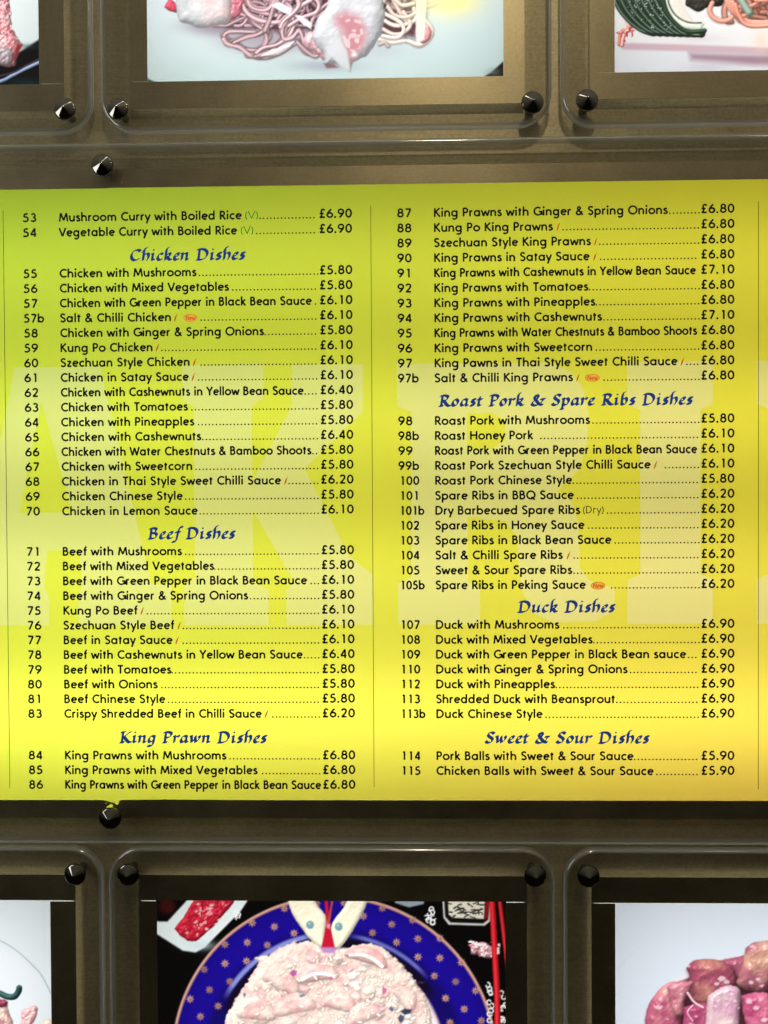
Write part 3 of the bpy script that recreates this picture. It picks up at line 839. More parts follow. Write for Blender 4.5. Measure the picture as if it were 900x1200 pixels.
    P.poly([(381, 56), (398, 44), (408, 60), (412, 84), (400, 78)], (222, 222, 228), 1.5, .9)
    P.glow(416, 64, 4, 3, (250, 246, 248), .9)
    P.poly([(380, 74), (392, 75), (398, 79), (384, 80)], (120, 70, 74), 1.2, .7)
    P.glow(530, 0, 30, 17, (254, 236, 140), .95, 1.3)  # warm lamp-like glare painted into the print's colours
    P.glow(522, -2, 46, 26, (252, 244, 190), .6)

def art_cucumber_plate(P):
    rs = random.Random(5)
    P.wash(lambda a, b: np.array([226, 225, 232.]) + np.clip((b - 40) / 60, -1, 1)[..., None] * np.array([2, 3, 4.]))
    P.poly([(700, -300), (1200, -300), (1200, 62), (900, 60), (820, 58), (724, 52)], (236, 232, 234), 2)
    P.poly([(722, 50), (760, 51), (800, 52), (900, 56), (1200, 60), (1200, 68), (900, 63), (800, 60), (730, 58)], (206, 172, 184), 1.6, .9)
    P.poly([(808, 62), (860, 64), (1200, 68), (1200, 84), (880, 76), (830, 72), (810, 70)], (158, 120, 138), 4, .85)
    P.glow(830, 78, 30, 6, (205, 195, 208), .6)
    P.glow(820, 45, 30, 6, (214, 208, 214), .6)
    # prawn leg at the plate's edge
    for pts, c in [([(736, -8), (735, 12), (736, 28), (740, 36)], (236, 190, 180)), ([(741, 24), (737, 34), (728, 38), (726, 52)], (226, 120, 110)), ([(736, 36), (731, 42), (729, 53)], (238, 176, 168))]:
        P.tube(pts, 2.2, c, .4)
    P.speckle([(722, 36), (742, 24), (744, 40), (728, 56)], (200, 60, 60), 3, .6, 2)
    # cucumber fan: each slice a dark skin and a thin pale face
    for i in range(8):
        x = 712 + i * 8.0
        pts = [(x, -70), (x + 5, -30), (x + 11, 0), (x + 24, 20), (x + 40, 33 + i * .5), (x + 54, 38 + i * .2)]
        P.tube(pts, 5.0, (42, 54, 45), .15, .66)
        for o, c in ((-2.2, (120, 146, 124)), (.4, (24, 44, 30)), (2.2, (96, 124, 100))):
            P.tube([(p[0] + o, p[1] - o * .7) for p in pts], .55, c, 0, .9)
        P.tube([(p[0] + 4.6, p[1] - 3.2) for p in pts[:-1]], 2.5, (204, 208, 196), .1, .82)
    P.speckle([(716, -40), (785, -40), (800, 36), (764, 34), (730, 8)], (222, 230, 224), 2.0, .70, 6, .7)
    P.lump([(776, -40), (800, -40), (798, 4), (812, 24), (826, 27), (822, 36), (800, 34), (786, 22), (778, 0)], (222, 226, 214), 4, .4, 6, .15, .75, smooth=False, rough=.3)
    P.tube([(776, -10), (780, 10), (790, 26), (806, 37), (826, 36)], 2.6, (40, 62, 44), .4, .5)
    P.tube([(783, -12), (784, 4), (792, 18), (806, 26), (822, 27)], 1.0, (90, 84, 84), .1, .7)
    P.poly([(786, -40), (800, -40), (802, 8), (816, 26), (800, 22), (788, 6)], (236, 222, 214), 2, .8)
    # dark wood-ear and noodles
    P.lump([(804, 6), (806, -30), (850, -30), (848, 4), (832, 8), (818, 14)], (58, 52, 48), 7, 2, 6, .25, seed=8)
    P.poly([(850, -40), (852, 8), (866, 26), (884, 31), (1010, 30), (1030, -40)], (176, 92, 76), 3)
    noodles(P, rs, 856, 1010, -70, 24, 90, 2.7, (236, 158, 138), .6, 30)
    for k in range(5):
        P.tube([(850 + k * 3, -6 + k * 3), (858 + k * 2, 14 + k), (876, 25 + k * 1.2), (902, 26 + k), (930, 22 + k)], 2.6, (240, 172 - k * 6, 152 - k * 6), .35)
    P.tube([(858, -16), (878, 15)], 4.6, (150, 166, 152), .4, .55, False)
    P.glow(880, 18, 3, 3, (90, 116, 92), .8)
    P.glow(892, 48, 9, 14, (250, 206, 176), .5)  # faint orange lamp glow, also painted into the print

def art_ribs_black_plate(P):
    def bg(a, b):
        t = np.clip((b + 10) / 70, 0, 1)[..., None]
        return np.array([238, 242, 246.]) * (1 - t) + np.array([224, 236, 238.]) * t
    P.wash(bg)
    P.poly([(-600, 120), (-120, 100), (0, 74), (24, 60), (47, 46), (60, 40), (60, 130), (-600, 130)], (12, 12, 16), 1.6)
    P.glow(34, 54, 14, 3, (60, 72, 74), .5)
    P.tube([(-40, 104), (0, 94.5), (14, 88), (30, 80), (60, 67)], 1.9, (150, 168, 206), .2, .8)
    P.tube([(-20, 92), (14, 85), (32, 76), (60, 62)], 1.0, (62, 48, 66), .1, .8)
    P.glow(30, 98, 22, 7, (20, 44, 46), .9)
    P.lump([(-60, -60), (8, -60), (12, -6), (14, 20), (16, 34), (21, 44), (27, 52), (22, 62), (17, 76), (10, 79), (-2, 74), (-20, 66), (-60, 40)],
           (222, 128, 138), 9, 2.6, 5, .7, .5, seed=3, tint=(236, 184, 188), rough=2, smooth=False)
    P.lump([(-20, 52), (6, 54), (16, 62), (12, 76), (0, 76), (-20, 68)], (178, 158, 168), 7, 2, 5, .5, .55, seed=5, rough=1.5)
    P.speckle([(-20, -20), (10, -20), (16, 30), (24, 52), (0, 60)], (250, 226, 226), 3.4, .62, 7, .8)
    P.poly([(20, 50), (27, 52), (20, 66), (14, 72), (18, 60)], (150, 44, 50), 1.6, .8)

def art_chilli_plate(P):
    P.wash(lambda a, b: np.array([216, 222, 228.]) + np.clip((b - 1055) / 120, 0, 1)[..., None] * np.array([16, 14, 16.]))
    pts = [(-80, 1085), (-30, 1090), (0, 1103), (18, 1114), (36, 1130), (50, 1147), (70, 1190)]
    P.tube(pts, .55, (150, 160, 166), 0, .9)
    P.poly([(-120, 1110), (-10, 1108), (18, 1120), (36, 1138), (50, 1160), (70, 1230), (-120, 1230)], (232, 234, 242), 6, .7)
    P.tube([(-30, 1156), (-6, 1163), (6, 1168), (15, 1168), (20, 1162), (21, 1158)], 3.6, (44, 84, 82), .5)
    P.tube([(12, 1170), (18, 1166), (21, 1159)], 2.2, (30, 50, 56), .3)
    P.lump([(-40, 1172), (2, 1172), (8, 1186), (10, 1206), (-40, 1230)], (232, 200, 186), 7, 2, 6, .4, seed=2, tint=(200, 110, 130))
    P.lump([(-30, 1170), (4, 1172), (2, 1180), (-30, 1184)], (150, 60, 84), 4, 1, 5, .3, seed=4)
    P.lump([(24, 1196), (24, 1184), (34, 1180), (40, 1178), (43, 1184), (38, 1196), (30, 1210), (20, 1212)], (240, 176, 178), 5, 1.8, 4, .4, seed=6, rough=1.6)
    P.lump([(46, 1200), (54, 1194), (62, 1202), (56, 1240), (44, 1230)], (244, 206, 190), 6, 1, 5, .3, seed=7)
    P.lump([(-60, 1200), (30, 1205), (48, 1240), (30, 1300), (-60, 1300)], (236, 190, 180), 12, 3, 9, .4, seed=8, tint=(206, 120, 130))

def art_glazed_chunks(P):
    P.wash(lambda a, b: np.array([210, 216, 226.]) + np.clip((b - 1055) / 150, 0, 1)[..., None] * np.array([8, 8, 12.]))
    P.tube([(722, 1136), (738, 1118), (754, 1104)], .5, (196, 200, 206), 0, .9)
    P.poly([(752, 1260), (756, 1190), (772, 1158), (800, 1140), (838, 1123), (900, 1116), (1100, 1110), (1100, 1260)], (232, 222, 230), 2.5, .6, smooth=False)
    P.poly([(756, 1260), (760, 1195), (778, 1160), (806, 1146), (846, 1128), (900, 1120), (1100, 1116), (1100, 1260)], (74, 34, 46), 2)
    rs = random.Random(21)
    lumps = [
     ([(838, 1126), (860, 1121), (900, 1118), (900, 1140), (860, 1150), (840, 1140)], (176, 92, 112), 9, None),
     ([(804, 1134), (812, 1126), (830, 1123), (852, 1128), (862, 1138), (862, 1156), (846, 1172), (820, 1176), (806, 1162), (808, 1146)], (166, 78, 98), 13, (186, 122, 112)),
     ([(874, 1110), (886, 1103), (908, 1104), (916, 1130), (900, 1158), (880, 1160), (864, 1152), (868, 1134)], (172, 96, 110), 12, (202, 152, 132)),
     ([(755, 1260), (756, 1192), (766, 1168), (780, 1153), (796, 1152), (800, 1176), (796, 1216), (790, 1260)], (196, 98, 122), 12, (222, 150, 152)),
     ([(782, 1156), (796, 1149), (812, 1150), (808, 1162), (802, 1174), (802, 1188), (792, 1190), (786, 1176)], (182, 94, 118), 6, (210, 140, 148)),
     ([(802, 1180), (822, 1174), (836, 1182), (834, 1240), (800, 1240)], (178, 72, 108), 9, (210, 120, 150)),
     ([(868, 1166), (884, 1162), (902, 1164), (908, 1184), (904, 1214), (882, 1210), (872, 1192)], (186, 74, 112), 11, (206, 110, 140)),
     ([(830, 1166), (846, 1156), (860, 1154), (868, 1162), (866, 1196), (862, 1250), (826, 1250), (828, 1186)], (226, 190, 196), 8, (204, 140, 172)),
    ]
    for i, (p, c, e, t) in enumerate(lumps):
        P.lump(p, [v * .90 + w for v, w in zip(c, (6, 4, 8))], e, 1.3, 8, .5, .52, seed=31 + i, tint=t, rough=.9, gloss=60, shade=.5)
    P.glow(846, 1204, 12, 16, (240, 232, 216), .8)
    for i in range(26):
        x, y = rs.uniform(930, 1090), rs.uniform(1120, 1260)
        P.lump([(x - 22, y), (x - 6, y - 18), (x + 20, y - 10), (x + 16, y + 16), (x - 8, y + 20)], (178, 86, 108), 11, 1.6, 7, .5, .42, seed=60 + i, tint=(206, 140, 140))
    P.tube([(806, 1163), (814, 1174), (824, 1180)], 1.6, (226, 176, 190), .6)
    P.tube([(812, 1178), (806, 1186), (812, 1196)], 1.4, (214, 140, 168), .6)
    for x, y, r in [(846, 1146, 5), (852, 1150, 4), (840, 1152, 3), (806, 1131, 3), (882, 1108, 3), (896, 1108, 3), (880, 1150, 3), (888, 1146, 3), (893, 1154, 3), (772, 1180, 4), (774, 1170, 2.5),
                    (782, 1194, 2), (878, 1172, 5), (886, 1180, 4), (896, 1194, 4), (816, 1190, 2), (798, 1164, 2), (858, 1164, 2.5), (866, 1180, 2), (862, 1172, 2), (838, 1178, 2), (810, 1200, 3)]:
        P.poly([(x - r, y), (x - r * .2, y - r * .6), (x + r, y - r * .3), (x + r * .6, y + r * .5), (x - r * .4, y + r * .6)], (244, 226, 232), .9, .7, 1.2, int(x))

def art_rice_blue_plate(P):
    rs = random.Random(3)
    P.wash(lambda a, b: np.array([6, 4, 6.]) + 0 * a[..., None])
    # dark red dish edge, then the sauce dish
    P.glow(196, 1062, 10, 10, (70, 14, 18), .9, 2)
    P.poly([(176, 1078), (186, 1080), (196, 1080), (222, 1052), (224, 1040), (300, 1040), (290, 1056), (282, 1068), (240, 1110), (229, 1116), (214, 1114), (176, 1090)], (226, 234, 236), 1.0)
    P.glow(236, 1108, 18, 6, (200, 214, 220), .7)
    P.lump([(204, 1088), (216, 1074), (230, 1050), (236, 1040), (280, 1040), (274, 1058), (252, 1084), (230, 1103), (220, 1103), (210, 1096)], (186, 26, 48), 4, 1.3, 5, .35, .6, seed=2, smooth=False, rough=.8)
    P.speckle([(212, 1094), (224, 1082), (236, 1060), (270, 1056), (236, 1098)], (250, 170, 180), 3.4, .66, 4, .9)
    for k in range(14):
        x, y = rs.uniform(216, 262), rs.uniform(1058, 1100)
        P.poly([(x, y), (x + 3, y - 2), (x + 5, y), (x + 2, y + 1.5)], (252, 214, 220), .8, .8)
    # plate
    cx, cy, R = 391, 1240, 191.5
    r = np.hypot((P.a - cx) * 1.0, P.b - cy)
    ang = np.degrees(np.arctan2(cy - P.b, P.a - cx))
    full = (slice(0, P.a.shape[0]), slice(0, P.a.shape[1]))
    def ring(r0, r1, c, soft=.8, k=1.0, lo=None, hi=None):
        m = np.clip((r1 - r) / (2 * soft) + .5, 0, 1) * np.clip((r - r0) / (2 * soft) + .5, 0, 1) * k
        if lo is not None:
            m = m * np.clip((ang - lo) / 8, 0, 1) * np.clip((hi - ang) / 8, 0, 1)
        P.mix(full, m, c)
    ring(0, R, (176, 124, 112))
    ring(R - 2.2, R - 1.2, (232, 190, 178), .7, .9)
    ring(0, R - 4, (22, 8, 128))
    ring(150, R - 10, (26, 10, 146), 8, .6)
    ring(120, 152, (18, 8, 92), 5, .9)
    ring(143, 149, (150, 160, 226), 1.6, .85, 96, 152)
    ring(143, 148, (120, 128, 206), 1.6, .8, 40, 84)
    ring(128, 142, (16, 8, 28), 2.4, .95, 30, 160)
    ring(0, 131, (224, 190, 196), 1.6, .9)
    ring(0, 128, (238, 226, 226), 1.6)
    stars = [(296, 1081), (322, 1085.5), (334, 1064), (345, 1093), (263.6, 1106.5), (290, 1104), (313.5, 1107), (263.6, 1129), (289, 1126), (239, 1136), (269, 1150), (245, 1160), (222, 1171), (255, 1179), (234, 1191.6),
             (448.7, 1063), (484, 1076.7), (459.5, 1082), (437, 1092), (426.5, 1072.5), (490, 1098.7), (515.7, 1098), (465, 1103), (490, 1120), (515.5, 1121), (540.6, 1126), (509, 1142), (533.8, 1148.6), (557, 1159), (522, 1168), (543.6, 1180.6), (563.6, 1194), (527, 1196.5),
             (372, 1058), (404, 1057), (380, 1078)]
    for q in range(40):
        t = math.radians(190 + q * 4 + (q % 3) * 2)
        rr = (156, 170, 182)[q % 3]
        stars.append((cx + rr * math.cos(t), cy - rr * math.sin(t)))
    for x, y in stars:
        pts = []
        for k in range(16):
            q = 5.2 if k % 2 == 0 else 2.7
            pts.append((x + q * math.cos(k * math.pi / 8), y + q * math.sin(k * math.pi / 8)))
        f = rs.uniform(.82, 1.12)
        P.poly(pts, (186 * f, 138 * f, 124 * f), .6, .95)
        P.glow(x + .4, y + .4, 1.5, 1.5, (112, 62, 60), .7)
    # rice with prawns
    heap = [(262, 1300), (264, 1196), (272, 1176), (290, 1150), (304, 1126), (300, 1122), (314, 1119), (330, 1108), (344, 1104), (362, 1102), (380, 1106), (398, 1112), (412, 1108), (440, 1104), (456, 1116), (470, 1128), (484, 1144), (498, 1164), (506, 1190), (512, 1300)]
    P.lump(heap, (234, 214, 202), 12, 1.2, 5, .08, .76, seed=5, rough=3, smooth=False, tint=(224, 188, 182))
    def grains(n, keep):
        for k in range(n):
            x, y = rs.uniform(264, 508), rs.uniform(1104, 1300)
            if math.hypot(x - cx, y - cy) > 125 or not keep(x, y):
                continue
            if y < 1126 and not (306 < x < 470):
                continue
            t = rs.uniform(0, 3.14); L = rs.uniform(2.2, 4.6)
            c = rs.choice([(244, 232, 216), (238, 220, 206), (250, 244, 234), (236, 208, 200), (244, 224, 208)])
            f = rs.uniform(.9, 1.03)
            P.tube([(x, y), (x + L * math.cos(t), y + L * math.sin(t))], rs.uniform(.9, 1.5), [min(255, v * f) for v in c], .08, .84, False, .085)
    for k in range(230):
        x, y, r_ = rs.uniform(268, 506), rs.uniform(1108, 1300), rs.uniform(3.5, 10)
        if math.hypot(x - cx, y - cy) > 121 or (y < 1126 and not (306 < x < 470)):
            continue
        pts = [(x + r_ * rs.uniform(.7, 1.3) * math.cos(m * .9), y + r_ * rs.uniform(.5, .95) * math.sin(m * .9)) for m in range(7)]
        c = rs.choice([(244, 230, 216), (240, 222, 208), (248, 240, 230), (238, 208, 200), (232, 190, 190)])
        P.lump(pts, c, 5, .9, 4, .12, .74, seed=200 + k, rough=1.4, alpha=.85, shade=.07)
    grains(420, lambda x, y: True)
    for i, (x, y, w, h, t) in enumerate([(430, 1122, 27, 11, .30), (372, 1143, 26, 12, -.15), (330, 1152, 24, 14, .5), (300, 1186, 24, 16, .1), (345, 1180, 26, 14, -.2), (398, 1176, 22, 13, .2), (474, 1170, 18, 12, .9), (426, 1190, 22, 13, -.4), (360, 1215, 28, 16, .1), (450, 1222, 26, 15, .5)]):
        pts = []
        for k in range(12):
            q = k * math.pi / 6
            u, v = w * math.cos(q), h * math.sin(q) * (1 if math.sin(q) < 0 else .75) + 3 * math.cos(q * 2)
            pts.append((x + u * math.cos(t) - v * math.sin(t), y + u * math.sin(t) + v * math.cos(t)))
        P.lump(pts, (242, 218, 208) if i else (232, 186, 180), 8, .8, 7, .2, .70, seed=80 + i, tint=(232, 172, 170), rough=1.2, alpha=.95 if i < 2 else .8, shade=.14)
        if i < 2:
            c, s_ = math.cos(t), math.sin(t)
            P.tube([(x + u * c - v * s_, y + u * s_ + v * c) for u, v in ((-w * .7, 2), (-w * .2, -2), (w * .3, -1), (w * .75, 4))], 2.6, (250, 232, 226), .3, .7)
    grains(260, lambda x, y: rs.random() < .6)
    P.speckle(heap, (222, 160, 170), 9, .64, 8, .4)
    for x, y, w, h, c in [(476, 1184, 7, 4, (38, 44, 70)), (470, 1192, 4, 5, (60, 64, 92)), (459, 1181, 3, 3, (80, 84, 130)), (354, 1166, 4, 2, (112, 124, 150)), (286, 1166, 2, 3, (110, 120, 150)), (492, 1150, 6, 2, (60, 44, 60)), (450, 1160, 3, 5, (206, 90, 150)), (344, 1140, 4, 4, (176, 80, 150)), (388, 1146, 3, 3, (200, 110, 150))]:
        P.poly([(x - w, y), (x - w * .3, y - h), (x + w, y - h * .6), (x + w * .7, y + h * .4), (x - w * .2, y + h)], c, .8, .9, 1, int(x))
    # carved garnish
    for pts, dot in (([(336, 1046), (342, 1068), (352, 1084), (362, 1098), (372, 1107), (380, 1108), (382, 1090), (383, 1074), (374, 1062), (362, 1046)], (364, 1083)),
                     ([(434, 1046), (428, 1064), (416, 1086), (404, 1104), (394, 1112), (388, 1106), (388, 1088), (393, 1076), (404, 1062), (414, 1046)], (397.5, 1085))):
        P.lump(pts, (238, 228, 204), 5, .5, 8, .12, .72, seed=9, rough=.4)
        P.poly([(dot[0] + 4.8 * math.cos(k * .7), dot[1] + 5 * math.sin(k * .7)) for k in range(9)], (120, 160, 170), .8)
        P.glow(dot[0] - 1, dot[1] - 1.5, 1.6, 1.6, (190, 214, 218), .8)
    P.poly([(380, 1040), (384, 1040), (387, 1080), (393, 1110), (377, 1110), (383, 1082)], (196, 24, 52), .9)
    P.poly([(384, 1078), (388, 1082), (387, 1088), (383, 1086)], (246, 170, 170), .9, .8)
    P.poly([(394, 1042), (390, 1062), (387, 1082), (384, 1082), (388, 1060), (390, 1042)], (190, 70, 60), .9)
    P.poly([(374, 1109), (396, 1109), (392, 1116), (380, 1116)], (170, 120, 190), 1.4, .8)
    # small framed dish, scribbled cloth, chopsticks
    P.poly([(518, 1040), (576, 1040), (574, 1078), (568, 1083), (526, 1082), (520, 1074)], (206, 206, 202), .8)
    P.poly([(520, 1040), (574, 1040), (572, 1076), (566, 1080.5), (528, 1079.5), (522, 1073)], (16, 10, 10), .8)
    P.poly([(569, 1040), (574, 1040), (572, 1074), (568, 1077)], (150, 16, 24), .9)
    P.poly([(525, 1040), (569, 1040), (567, 1075), (531, 1074), (526, 1070)], (226, 218, 200), .8)
    for k in range(26):
        x, y = rs.uniform(528, 566), rs.uniform(1056, 1074)
        P.tube([(x, y), (x + rs.uniform(-5, 5), y + rs.uniform(-2, 2)), (x + rs.uniform(-6, 6), y + rs.uniform(-3, 3))], .6, (34, 28, 28), 0, .9)
    P.poly([(458, 1040), (500, 1040), (497, 1058), (480, 1062), (464, 1057)], (176, 190, 200), 1, .8)
    def scrawl(n, x0, x1, y0, y1):
        for k in range(n):
            x, y, t = rs.uniform(x0, x1), rs.uniform(y0, y1), rs.uniform(0, 6)
            P.tube([(x + 3.4 * math.cos(t + q * .9) * (1 - q * .1), y + 3.6 * math.sin(t + q * .9) * (1 - q * .1)) for q in range(6)], .8, (226, 222, 222), 0, .9)
    scrawl(8, 500, 510, 1064, 1080)
    scrawl(9, 568, 577, 1150, 1196)
    scrawl(12, 585, 593, 1144, 1205)
    scrawl(4, 277, 284, 1066, 1078)
    P.lump([(550, 1106), (556, 1102), (566, 1103), (578, 1110), (584, 1116), (574, 1120), (562, 1118), (552, 1114)], (216, 150, 160), 5, 2.4, 4, .5, .5, seed=4, rough=2.4)
    P.speckle([(548, 1100), (586, 1104), (584, 1122), (552, 1116)], (250, 240, 240), 3.4, .6, 3)
    P.tube([(584, 1040), (592, 1110), (600, 1180)], 2.4, (196, 30, 38), .4, .6, False)
    P.tube([(576, 1040), (579, 1100), (582, 1160), (583, 1240)], 3.6, (204, 26, 36), .45, .6, False)
    P.poly([(582, 1108), (585, 1108), (585, 1116), (582, 1116)], (246, 226, 226), .8)

# ---------------------------------------------------------------- wall with openings for the light boxes
def inner(v, c):                      # where a line seen on the film falls on the sheet's front face
    return v - (v - c) * 0.0005

PANELS = []
for name, ph, st, ac, caps in [
    ("T1", (-810.5, -394.9, 484.0, 781.0), (-840.0, -365.0, 452.5, 813.0), (-870.0, -328.5, 422.0, 843.5), ((-359.4, 447.0), (-846.0, 447.0), (-359.4, 818.0), (-846.0, 818.0))),
    ("T2", (-266.6, 149.7, 484.7, 781.0), (-288.0, 174.0, 453.0, 813.0), (-317.6, 203.5, 421.5, 843.5), ((-296.5, 446.4), (180.4, 446.6), (-296.5, 818.0), (180.4, 818.0))),
    ("T3", (278.3, 694.0, 486.8, 781.0), (249.2, 724.0, 456.0, 813.0), (214.4, 756.0, 420.5, 843.5), ((242.9, 447.6), (730.0, 447.6), (242.9, 818.0), (730.0, 818.0))),
    ("B1", (-808.0, -392.7, -779.0, -482.1), (-838.0, -362.0, -811.0, -451.2), (-868.0, -325.5, -843.0, -413.2), ((-355.9, -444.2), (-844.0, -444.2), (-355.9, -817.0), (-844.0, -817.0))),
    ("B2", (-264.7, 148.2, -779.0, -481.6), (-286.2, 173.6, -811.0, -451.1), (-317.4, 204.0, -843.0, -413.4), ((-294.2, -444.0), (180.5, -443.4), (-294.2, -817.0), (180.5, -817.0))),
    ("B3", (277.2, 693.0, -779.0, -482.3), (249.2, 723.0, -811.0, -451.7), (214.8, 755.0, -843.0, -413.8), ((242.8, -444.0), (729.0, -444.0), (242.8, -817.0), (729.0, -817.0))),
]:
    PANELS.append(dict(name=name, ph=ph, st=st, ac=ac, caps=caps, bx=(st[0] + 5, st[1] - 5, st[2] + 5, st[3] - 5)))
MENU_AC = (-880.0, 766.0, -408.2, 408.7)
MENU_ST = (-850.0, 736.0, -383.2, 383.1)
MENU_PH = (-824.0, 710.0, -361.6, 361.4)
MENU_BX = (-845.0, 731.0, -379.0, 379.0)

holes = [p["bx"] for p in PANELS] + [MENU_BX]
ring4 = lambda r: [(r[0], r[2]), (r[1], r[2]), (r[1], r[3]), (r[0], r[3])]
v2, tris, _ = cut_sheet(ring4((-1500, 1400, -1300, 1300)), [ring4((h[0] - 1, h[1] + 1, h[2] - 1, h[3] + 1)) for h in holes])
vv, ff = compact(v2, tris, Y_WALL)
wall = mesh("wall", vv, ff, M_WALL)
wall["kind"] = "structure"
wall["label"] = "brushed bronze metal wall sheet behind the illuminated panels"

# ---------------------------------------------------------------- panel pieces
def rounded(r, rad, n=10):
    x0, x1, z0, z1 = r
    pts = []
    for cx, cz, a in ((x1 - rad, z1 - rad, 0), (x0 + rad, z1 - rad, 90), (x0 + rad, z0 + rad, 180), (x1 - rad, z0 + rad, 270)):
        for i in range(n + 1):
            t = math.radians(a + 90 * i / n)
            pts.append((cx + rad * math.cos(t), cz + rad * math.sin(t)))
    return pts

def acrylic_sheet(r, rad, parent):
    """clear sheet with a rounded, polished rim"""
    bev = 3.6
    prof = [(bev, Y_BACK), (0.76, Y_BACK - 0.76), (0, Y_BACK - bev), (0, Y_FRONT + bev), (0.76, Y_FRONT + 0.76), (bev, Y_FRONT)]
    rings = []
    V = []
    for ins, y in prof:
        o = rounded((r[0] + ins, r[1] - ins, r[2] + ins, r[3] - ins), max(rad - ins, 0.4))
        rings.append(list(range(len(V), len(V) + len(o))))
        V += [(p[0], y, p[1]) for p in o]
    F, mi = [], []
    n = len(rings[0])
    for a, b in zip(rings[:-1], rings[1:]):
        for i in range(n):
            j = (i + 1) % n
            F.append((a[i], a[j], b[j], b[i])); mi.append(1)
    F.append(tuple(reversed(rings[0]))); mi.append(0)
    F.append(tuple(rings[-1])); mi.append(0)
    me = bpy.data.meshes.new("acrylic_sheet")
    me.from_pydata([(x * MM, y * MM, z * MM) for x, y, z in V], [], F)
    me.polygons.foreach_set("material_index", mi)
    bm = bmesh.new(); bm.from_mesh(me)
    bmesh.ops.recalc_face_normals(bm, faces=bm.faces)
    for f in bm.faces:
        f.smooth = f.material_index == 1
    bm.to_mesh(me); bm.free()
    return link("acrylic_sheet", me, [M_ACRYLIC, M_EDGE], parent)

def cap_mesh():
    prof = [(0.0, -21.9), (0.6, -21.8), (1.2, -21.55), (1.6, -21.37), (10.8, -17.18), (11.2, -17.0), (11.7, -16.6), (11.9, -15.6), (12.7, -15.6), (12.8, -15.4), (12.8, -14.25)]
    n, V, F = 40, [], []
    for r, y in prof:
        for i in range(n):
            t = 2 * math.pi * i / n
            V.append((max(r, 0.01) * math.cos(t), y, max(r, 0.01) * math.sin(t)))
    for k in range(len(prof) - 1):
        for i in range(n):
            j = (i + 1) % n
            F.append((k * n + i, k * n + j, (k + 1) * n + j, (k + 1) * n + i))
    me = bpy.data.meshes.new("cone_cap")
    me.from_pydata([(x * MM, y * MM, z * MM) for x, y, z in V], [], F)
    bm = bmesh.new(); bm.from_mesh(me)
    bmesh.ops.recalc_face_normals(bm, faces=bm.faces)
    for f in bm.faces:
        f.smooth = True
    for e in bm.edges:
        if len(e.link_faces) == 2 and e.calc_face_angle(0) > 0.45:
            e.smooth = False
    bm.to_mesh(me); bm.free()
    me.materials.append(M_CHROME)
    return me

CAP = cap_mesh()
def cone_cap(x, z, parent):
    o = bpy.data.objects.new("cone_cap", CAP)
    col.objects.link(o)
    o.location = (x * MM, 0, z * MM)
    o.rotation_euler = (rng.uniform(-.05, .05), rng.uniform(0, 6.28), rng.uniform(-.05, .05))
    o.parent = parent
    # its post through the sheet to the wall
    n, V, F = 16, [], []
    for y in (Y_FRONT - 0.02, Y_WALL):
        for i in range(n):
            t = 2 * math.pi * i / n
            V.append((5 * math.cos(t), y, 5 * math.sin(t)))
    for i in range(n):
        F.append((i, (i + 1) % n, n + (i + 1) % n, n + i))
    p = mesh("standoff_post", V, F, M_CHROME, o, True)
    return o

def light_box(bx, parent, depth=118.0):
    x0, x1, z0, z1 = bx
    y0, y1 = Y_WALL - 0.2, depth
    V = [(x0, y0, z0), (x1, y0, z0), (x1, y0, z1), (x0, y0, z1), (x0, y1, z0), (x1, y1, z0), (x1, y1, z1), (x0, y1, z1)]
    F = [(4, 5, 6, 7), (0, 1, 5, 4), (1, 2, 6, 5), (2, 3, 7, 6), (3, 0, 4, 7)]
    return mesh("light_box", V, F, M_BOX, parent)

def strip(x0, x1, z0, z1, mat, parent, bites=()):
    y0, y1 = -0.75, -0.45
    if not bites:
        return box("mask_strip", x0, x1, y0, y1, z0, z1, mat, parent)
    outer, hs = bites
    v, t, _ = cut_sheet(outer, hs)
    vv, ff = compact(v, t, y0)
    return mesh("mask_strip", vv, ff, mat, parent)

